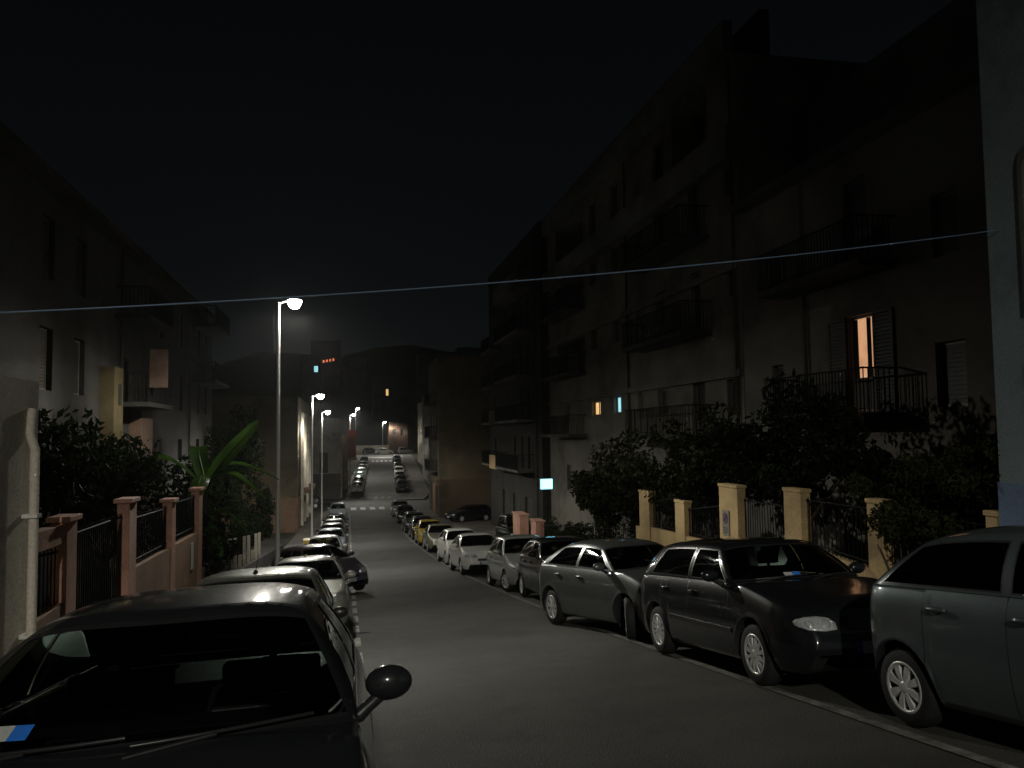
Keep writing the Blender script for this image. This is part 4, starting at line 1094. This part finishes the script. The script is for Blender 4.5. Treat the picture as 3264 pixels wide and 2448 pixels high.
# banana plant
BAN = leafy('banana leaf', (.035, .085, .012), (.07, .15, .02), .3, .5, .5)
bz0 = gz(-3.5, 24.3)
ban = thing('banana_plant', 'banana plant with one bright green upright leaf beside the nearest lamp', 'plant', (-4.1, 24.3, bz0))
mb = MB(); mb.tube([(0, 0, 0), (.03, 0, 1.2), (.08, .03, 2.6), (.2, .05, 3.4)], [.16, .14, .11, .07], 10); mb.build('trunk', leafy('banana stem', (.05, .07, .025), (.09, .10, .04), .6, 0), ban)
def banana_leaf(pts, w, side, seed, tear=.25):
    """pts: midrib; blade droops either side, with torn edges"""
    rnd = random.Random(seed); pts = [Vector(p) for p in pts]; n = 22; mb = MB(); side = Vector(side).normalized()
    def bez(t):
        k = t * (len(pts) - 1); i = min(int(k), len(pts) - 2); f = k - i
        p0, p1, p2, p3 = pts[max(i - 1, 0)], pts[i], pts[i + 1], pts[min(i + 2, len(pts) - 1)]
        return .5 * ((2 * p1) + (p2 - p0) * f + (2 * p0 - 5 * p1 + 4 * p2 - p3) * f * f + (3 * p1 - p0 - 3 * p2 + p3) * f ** 3)
    for sgn in (1, -1):
        rows = []
        for k in range(n + 1):
            t = k / n; c = bez(t); d = (bez(min(1, t + .02)) - bez(max(0, t - .02))).normalized()
            s = (side - d * side.dot(d)).normalized(); nn = d.cross(s)
            ww = w * (math.sin(PI * clamp(t * .93 + .05)) ** .6) * (1 - .35 * tear * rnd.random())
            rows.append([c + s * (sgn * ww * q) + nn * (sgn * .0 - .25 * ww * q * q) + d * (rnd.uniform(-.03, .03) * q) for q in (0, .35, .7, 1)])
        mb.grid(rows, 0, True)
    mb.tube([bez(k / 10) for k in range(11)], [.03 - .0024 * k for k in range(11)], 6)
    return mb.build('leaf', BAN, ban)
banana_leaf([(.2, 0, 3.2), (.55, -.1, 3.75), (1.05, -.15, 4.35), (1.62, -.2, 5.0)], .23, (.62, -.35, -.72), 1, .08)
banana_leaf([(.25, 0, 3.3), (.7, .1, 3.75), (1.3, .2, 3.72), (2.15, .3, 3.3)], .30, (.1, -1, .1), 2, .5)
banana_leaf([(.25, 0, 3.3), (.7, -.3, 3.55), (1.2, -.5, 3.4), (1.85, -.7, 2.85)], .28, (.2, -1, .2), 3, .5)
banana_leaf([(.15, 0, 3.2), (-.5, -.2, 3.9), (-1.1, -.3, 4.1), (-1.7, -.4, 3.6)], .28, (0, -1, .3), 4, .4)
banana_leaf([(.15, 0, 3.1), (.2, -.7, 3.5), (.2, -1.3, 3.3), (.1, -1.9, 2.5)], .26, (1, .1, .1), 5, .4)
banana_leaf([(.1, 0, 2.3), (.6, -.3, 2.5), (1.0, -.5, 2.35), (1.4, -.6, 1.9)], .2, (.1, -1, .2), 6, .4)
banana_leaf([(.1, 0, 2.2), (.1, -.6, 2.3), (.5, -1., 2.0), (.8, -1.3, 1.4)], .2, (1, 0, .2), 7, .4)
banana_leaf([(.2, 0, 3.2), (-.1, .6, 4.0), (-.2, 1.1, 4.3), (-.2, 1.8, 4.0)], .28, (1, 0, .1), 8, .4)
# bins at the kerb on the left
BINY = plain('yellow bin lid', (.55, .36, .04), .4); BINB = plain('dark blue bin', (.02, .035, .08), .5)
bx = -1.42; by = 40.6
bn = thing('waste_bin', 'dark wheeled bin with a yellow lid at the left kerb', 'bin', (bx, by, zg(bx, by)))
mb = MB(); mb.grid([[(-.5, -.36, .12), (.5, -.36, .12), (.5, .36, .12), (-.5, .36, .12)], [(-.62, -.45, 1.05), (.62, -.45, 1.05), (.62, .45, 1.05), (-.62, .45, 1.05)]], 0, False, True); mb.add([(-.5, -.36, .12), (.5, -.36, .12), (.5, .36, .12), (-.5, .36, .12)], [(0, 1, 2, 3)]); mb.build('tub', BINB, bn)
mb = MB(); mb.grid([[(-.66, .49 * math.cos(PI * k / 8), 1.06 + .2 * math.sin(PI * k / 8)) for k in range(9)], [(.66, .49 * math.cos(PI * k / 8), 1.06 + .2 * math.sin(PI * k / 8)) for k in range(9)]]); mb.add([(-.66, .49 * math.cos(PI * k / 8), 1.06 + .2 * math.sin(PI * k / 8)) for k in range(9)], [tuple(range(9))]); mb.add([(.66, .49 * math.cos(PI * k / 8), 1.06 + .2 * math.sin(PI * k / 8)) for k in range(9)], [tuple(range(9))]); mb.build('lid', BINY, bn)
for sx_ in (-.45, .45):
    mb = MB(); mb.lathe([(.08, -.03), (.08, .03), (.001, .03)], Matrix.Translation((sx_, -.25, .08)), 12); mb.build('wheel', BLACK, bn)

# ---------------------------------------------------------------- cars
GR, GL = 'cars parked along the right kerb', 'cars parked along the left kerb'
C_DG = paint('dark grey', (.02, .022, .024), .3); C_BK = paint('black', (.008, .009, .011)); C_SG = paint('silver grey', (.27, .28, .27), .55); C_SV = paint('silver', (.48, .49, .48), .5)
C_WH = paint('white', (.72, .72, .68)); C_GB = paint('grey blue', (.10, .125, .13), .5); C_TN = paint('sage beige', (.28, .27, .20), .4); C_YE = paint('yellow', (.60, .42, .06)); C_RD = paint('dark red', (.28, .02, .02), .1)
C_NB = paint('navy', (.015, .02, .05), .2); C_BL = paint('blue', (.03, .10, .36), .2); C_DK = paint('charcoal', (.02, .022, .024), .3); C_LB = paint('pale blue', (.40, .46, .52), .3); C_PU = paint('plum grey', (.12, .10, .13), .4)
SMALL = dict(L=3.65, W=1.62, H=1.47, wb=2.38, fo=.70, r=.275, cowl=.88, wst=1.62, yrt=3.15, yrb=3.52, yB=2.18, doors=(1.08, 2.10, 2.85))
SALOON = dict(L=4.1, W=1.66, H=1.42, wb=2.47, fo=.78, r=.28, cowl=1.08, zc=.93, zbr=.97, wst=1.78, yrt=3.0, yrb=3.5, tail=[(.14, .93), (.02, .86), (0, .6)], yB=2.32, doors=(1.28, 2.28, 3.0), cpb=.26, cpt=.2,
              nose=[(0, .50), (.03, .62), (.08, .72), (.2, .78), (.5, .83)], hl=[(.36, .62), (.36, .72), (.55, .74), (.74, .74), (.76, .64), (.55, .61)], sag=.04)
MINI = dict(L=3.55, W=1.58, H=1.54, wb=2.3, fo=.68, r=.27, cowl=.80, zc=1.0, zbr=1.05, wst=1.48, yrt=3.15, yrb=3.46, yB=2.05, doors=(1.0, 1.98, 2.75))
def c1x(fn): sticker(fn, -.625, -.44, .145, .235)
def pick(i): return (SMALL, PUNTO, YARIS, MINI, GOLF, SALOON)[i % 6]
# right row, nearest first (y = front axle)
build_car('parked_car', 'grey blue hatchback nearest on the right, showing its rear door and eight slot hubcap', 'car', YARIS, C_GB, 5.16, 3.30, .04, 3, group=GR)
build_car('parked_car', 'black hatchback with twin lens headlight facing up the street', 'car', GOLF, C_BK, 4.86, 7.70, .02, 3, group=GR, extra=golf_extra)
build_car('parked_car', 'metallic grey hatchback with arched bright roofline and turned front wheel', 'car', ASTRA, paint('graphite silver', (.13, .14, .14), .55), 4.93, 11.95, .2, 3, wheel_turn=-.5, group=GR, extra=astra_extra)
build_car('parked_car', 'small black car half hidden behind the arched grey hatchback', 'car', dict(MINI, H=1.46), C_BK, 5.0, 17.8, .0, 3, group=GR)
build_car('parked_car', 'silver hatchback with turned wheel behind the small black car', 'car', SMALL, C_SV, 4.95, 21.9, .02, 3, wheel_turn=.4, group=GR)
build_car('parked_car', 'boxy white car showing its whole front, second white from the silver one', 'car', SALOON, C_WH, 4.75, 29.2, .03, 3, group=GR)
build_car('parked_car', 'taller white hatchback with dark headlights behind the boxy white car', 'car', PUNTO, C_WH, 4.85, 34.6, .03, 3, wheel_turn=.3, group=GR)
build_car('parked_car', 'sage beige car with dark windscreen behind the white pair', 'car', SALOON, C_TN, 4.95, 43.8, 0, 2, group=GR)
build_car('parked_car', 'yellow car tucked behind the sage beige one', 'car', SMALL, C_YE, 4.9, 49.3, 0, 2, group=GR)
for (y, P, c, lab) in ((54.8, PUNTO, C_BK, 'black car just beyond the yellow one'), (61.5, GOLF, C_DK, 'charcoal car second beyond the yellow one'),
                       (71.5, SMALL, C_BK, 'black car before the crossing with glinting headlights'), (79, YARIS, C_SG, 'grey car last in the right row before the crossing')):
    build_car('parked_car', lab, 'car', P, c, 4.95, y, 0, 2, group=GR)
# left row
build_car('parked_car', 'dark grey car in the foreground left with blue and white windscreen sticker', 'car', dict(PUNTO, W=1.72), C_DG, -.72, 2.70, .0, 3, group=GL, extra=c1x)
build_car('parked_car', 'grey green hatchback directly behind the foreground car with roof aerial', 'car', dict(SMALL, mirm=TRIM, mir=(.07, .2, .06), mirr=(.08, .05, .055)), paint('grey green', (.17, .175, .15), .4), -.88, 7.45, .0, 3, group=GL, extra=roof_aerial)
build_car('parked_car', 'pale grey car with roof bars on the left, facing uphill', 'car', SALOON, paint('pale grey', (.42, .42, .38), .3), -.80, 15.9, .0, 3, group=GL,
          extra=lambda fn: [ribbon_roof(fn, s) for s in (-.46, -.02, .46)])
build_car('parked_car', 'plum grey car angled out into the road with its alloy wheel in view', 'car', PUNTO, C_PU, -.30, 25.2, .52, 3, group=GL)
build_car('parked_car', 'white car with bluish windscreen beyond the angled plum one', 'car', MINI, C_WH, -.95, 34.2, 0, 2, group=GL)
for (y, P, c, lab) in ((45.0, GOLF, C_LB, 'pale blue car below the yellow lidded bin'), (51.0, PUNTO, C_DK, 'charcoal car third from the crossing on the left'), (56.8, SMALL, C_SG, 'grey car next beyond the charcoal one on the left'),
                       (62.8, YARIS, C_DK, 'dark car between the grey and the light one on the left'), (77.2, MINI, C_LB, 'light blue car last on the left before the crossing')):
    build_car('parked_car', lab, 'car', P, c, -.92, y, 0, 2, group=GL)
# far slope
FLL = [(108.6, SALOON, C_WH, 'white car first on the left of the far slope'), (115, SMALL, C_RD, 'dark red car on the left of the far slope'), (121.5, PUNTO, C_SV, 'silver car behind the red one on the far slope'),
       (128, MINI, C_LB, 'pale blue car halfway up the far slope on the left'), (135, SMALL, C_DK, 'charcoal car on the left of the far slope'), (142, GOLF, C_SG, 'grey car near the top left of the far slope'), (150, MINI, C_NB, 'navy car last at the top left of the far slope')]
for (y, P, c, lab) in FLL: build_car('parked_car', lab, 'car', P, c, -.9 + sx(y + 1), y, -.042, 2 if y < 120 else 1, group='cars parked on the far slope')
for (y, P, c, lab) in ((109, GOLF, C_DK, 'charcoal car first on the right of the far slope'), (115.5, PUNTO, C_BK, 'black car second on the right of the far slope'), (122, SMALL, C_WH, 'white car third on the right of the far slope'),
                       (129, MINI, C_WH, 'second white car on the right of the far slope'), (137, YARIS, C_DK, 'dark car above the two white ones on the far slope'), (145, SMALL, C_DK, 'charcoal car near the top right of the far slope'), (152.5, PUNTO, C_BL, 'blue car last at the top right of the far slope')):
    build_car('parked_car', lab, 'car', P, c, 4.95 + sx(y + 1), y, -.042, 2 if y < 120 else 1, group='cars parked on the far slope')
# others
build_car('parked_car', 'long black car parked crosswise in the yard on the right', 'car', GOLF, C_BK, 9.3, 71.3, -1.15, 2)
build_car('parked_car', 'black van like car behind the rose pillars', 'car', dict(MINI, H=1.78), C_BK, 9.6, 45.5, .1, 2)
build_car('parked_car', 'dark car with red tail lights turning into the left side street', 'car', PUNTO, C_DK, -5.9, 92.3, -1.57, 2)
build_car('parked_car', 'white car crossing at the top of the street', 'car', SALOON, C_WH, 9.0, 180.5, 1.57, 1)
build_car('parked_car', 'dark car in front of the pale end wall', 'car', PUNTO, C_DK, 6.2, 184.6, 1.57, 1)
build_car('parked_car', 'grey car at the right end of the upper cross street', 'car', SMALL, C_SG, 13.5, 181, 1.57, 1)

# ---------------------------------------------------------------- sky, camera, render
w = bpy.data.worlds.new('World'); sc.world = w; w.use_nodes = True; t = w.node_tree
bg = t.nodes['Background']; bg.inputs['Strength'].default_value = 1.
tc = N(t, 'ShaderNodeTexCoord'); sp = N(t, 'ShaderNodeSeparateXYZ'); t.links.new(tc.outputs['Generated'], sp.inputs[0])
r = N(t, 'ShaderNodeValToRGB'); e = r.color_ramp.elements
e[0].position = 0.; e[0].color = (.0046, .0056, .0060, 1); e[1].position = 1.; e[1].color = (.0011, .0013, .0017, 1)
k = e.new(.18); k.color = (.0028, .0034, .0038, 1); k = e.new(.5); k.color = (.0015, .0019, .0024, 1)
t.links.new(sp.outputs['Z'], r.inputs['Fac']); t.links.new(r.outputs['Color'], bg.inputs['Color'])
HZ = .00018
if HZ:  # thin scattering volume added to give the lamps a halo
    mb = MB(); mb.box(-430, 430, -46, 530, -9.5, 75)
    hm = bpy.data.materials.new('night haze'); hm.use_nodes = True; ht = hm.node_tree; ht.nodes.clear()
    pv = N(ht, 'ShaderNodeVolumePrincipled'); pv.inputs['Color'].default_value = (.9, .93, .95, 1); pv.inputs['Density'].default_value = HZ; pv.inputs['Anisotropy'].default_value = .75
    ho = N(ht, 'ShaderNodeOutputMaterial'); ht.links.new(pv.outputs[0], ho.inputs['Volume'])
    tag(mb.build('halo_haze', hm), kind='stuff')
cam = bpy.data.cameras.new('camera'); co = bpy.data.objects.new('camera', cam); COL.objects.link(co); sc.camera = co
cam.sensor_width = 36; cam.lens = 36 * 1762 / 2212; cam.clip_end = 3000; cam.clip_start = .05
yaw, pitch, roll = math.radians(11.4), math.radians(3.5), math.radians(.77)
fw = Vector((math.sin(yaw) * math.cos(pitch), math.cos(yaw) * math.cos(pitch), math.sin(pitch)))
r0_ = Vector((math.cos(yaw), -math.sin(yaw), 0)); u0_ = r0_.cross(fw)
rt = r0_ * math.cos(roll) - u0_ * math.sin(roll); up = u0_ * math.cos(roll) + r0_ * math.sin(roll)
M = Matrix((rt, up, -fw)).transposed().to_4x4(); M.translation = (0, 0, 1.55); co.matrix_world = M
sc.view_settings.view_transform = 'Standard'; sc.view_settings.look = 'None'; sc.view_settings.exposure = 0; sc.view_settings.gamma = 1
sc.render.engine = 'CYCLES'
c = sc.cycles
c.use_denoising = True
try: c.denoiser = 'OPENIMAGEDENOISE'
except Exception: pass
c.max_bounces = 7; c.diffuse_bounces = 3; c.glossy_bounces = 4; c.transmission_bounces = 4; c.transparent_max_bounces = 10
c.sample_clamp_indirect = 3.; c.sample_clamp_direct = 0; c.caustics_reflective = False; c.caustics_refractive = False; c.use_light_tree = True
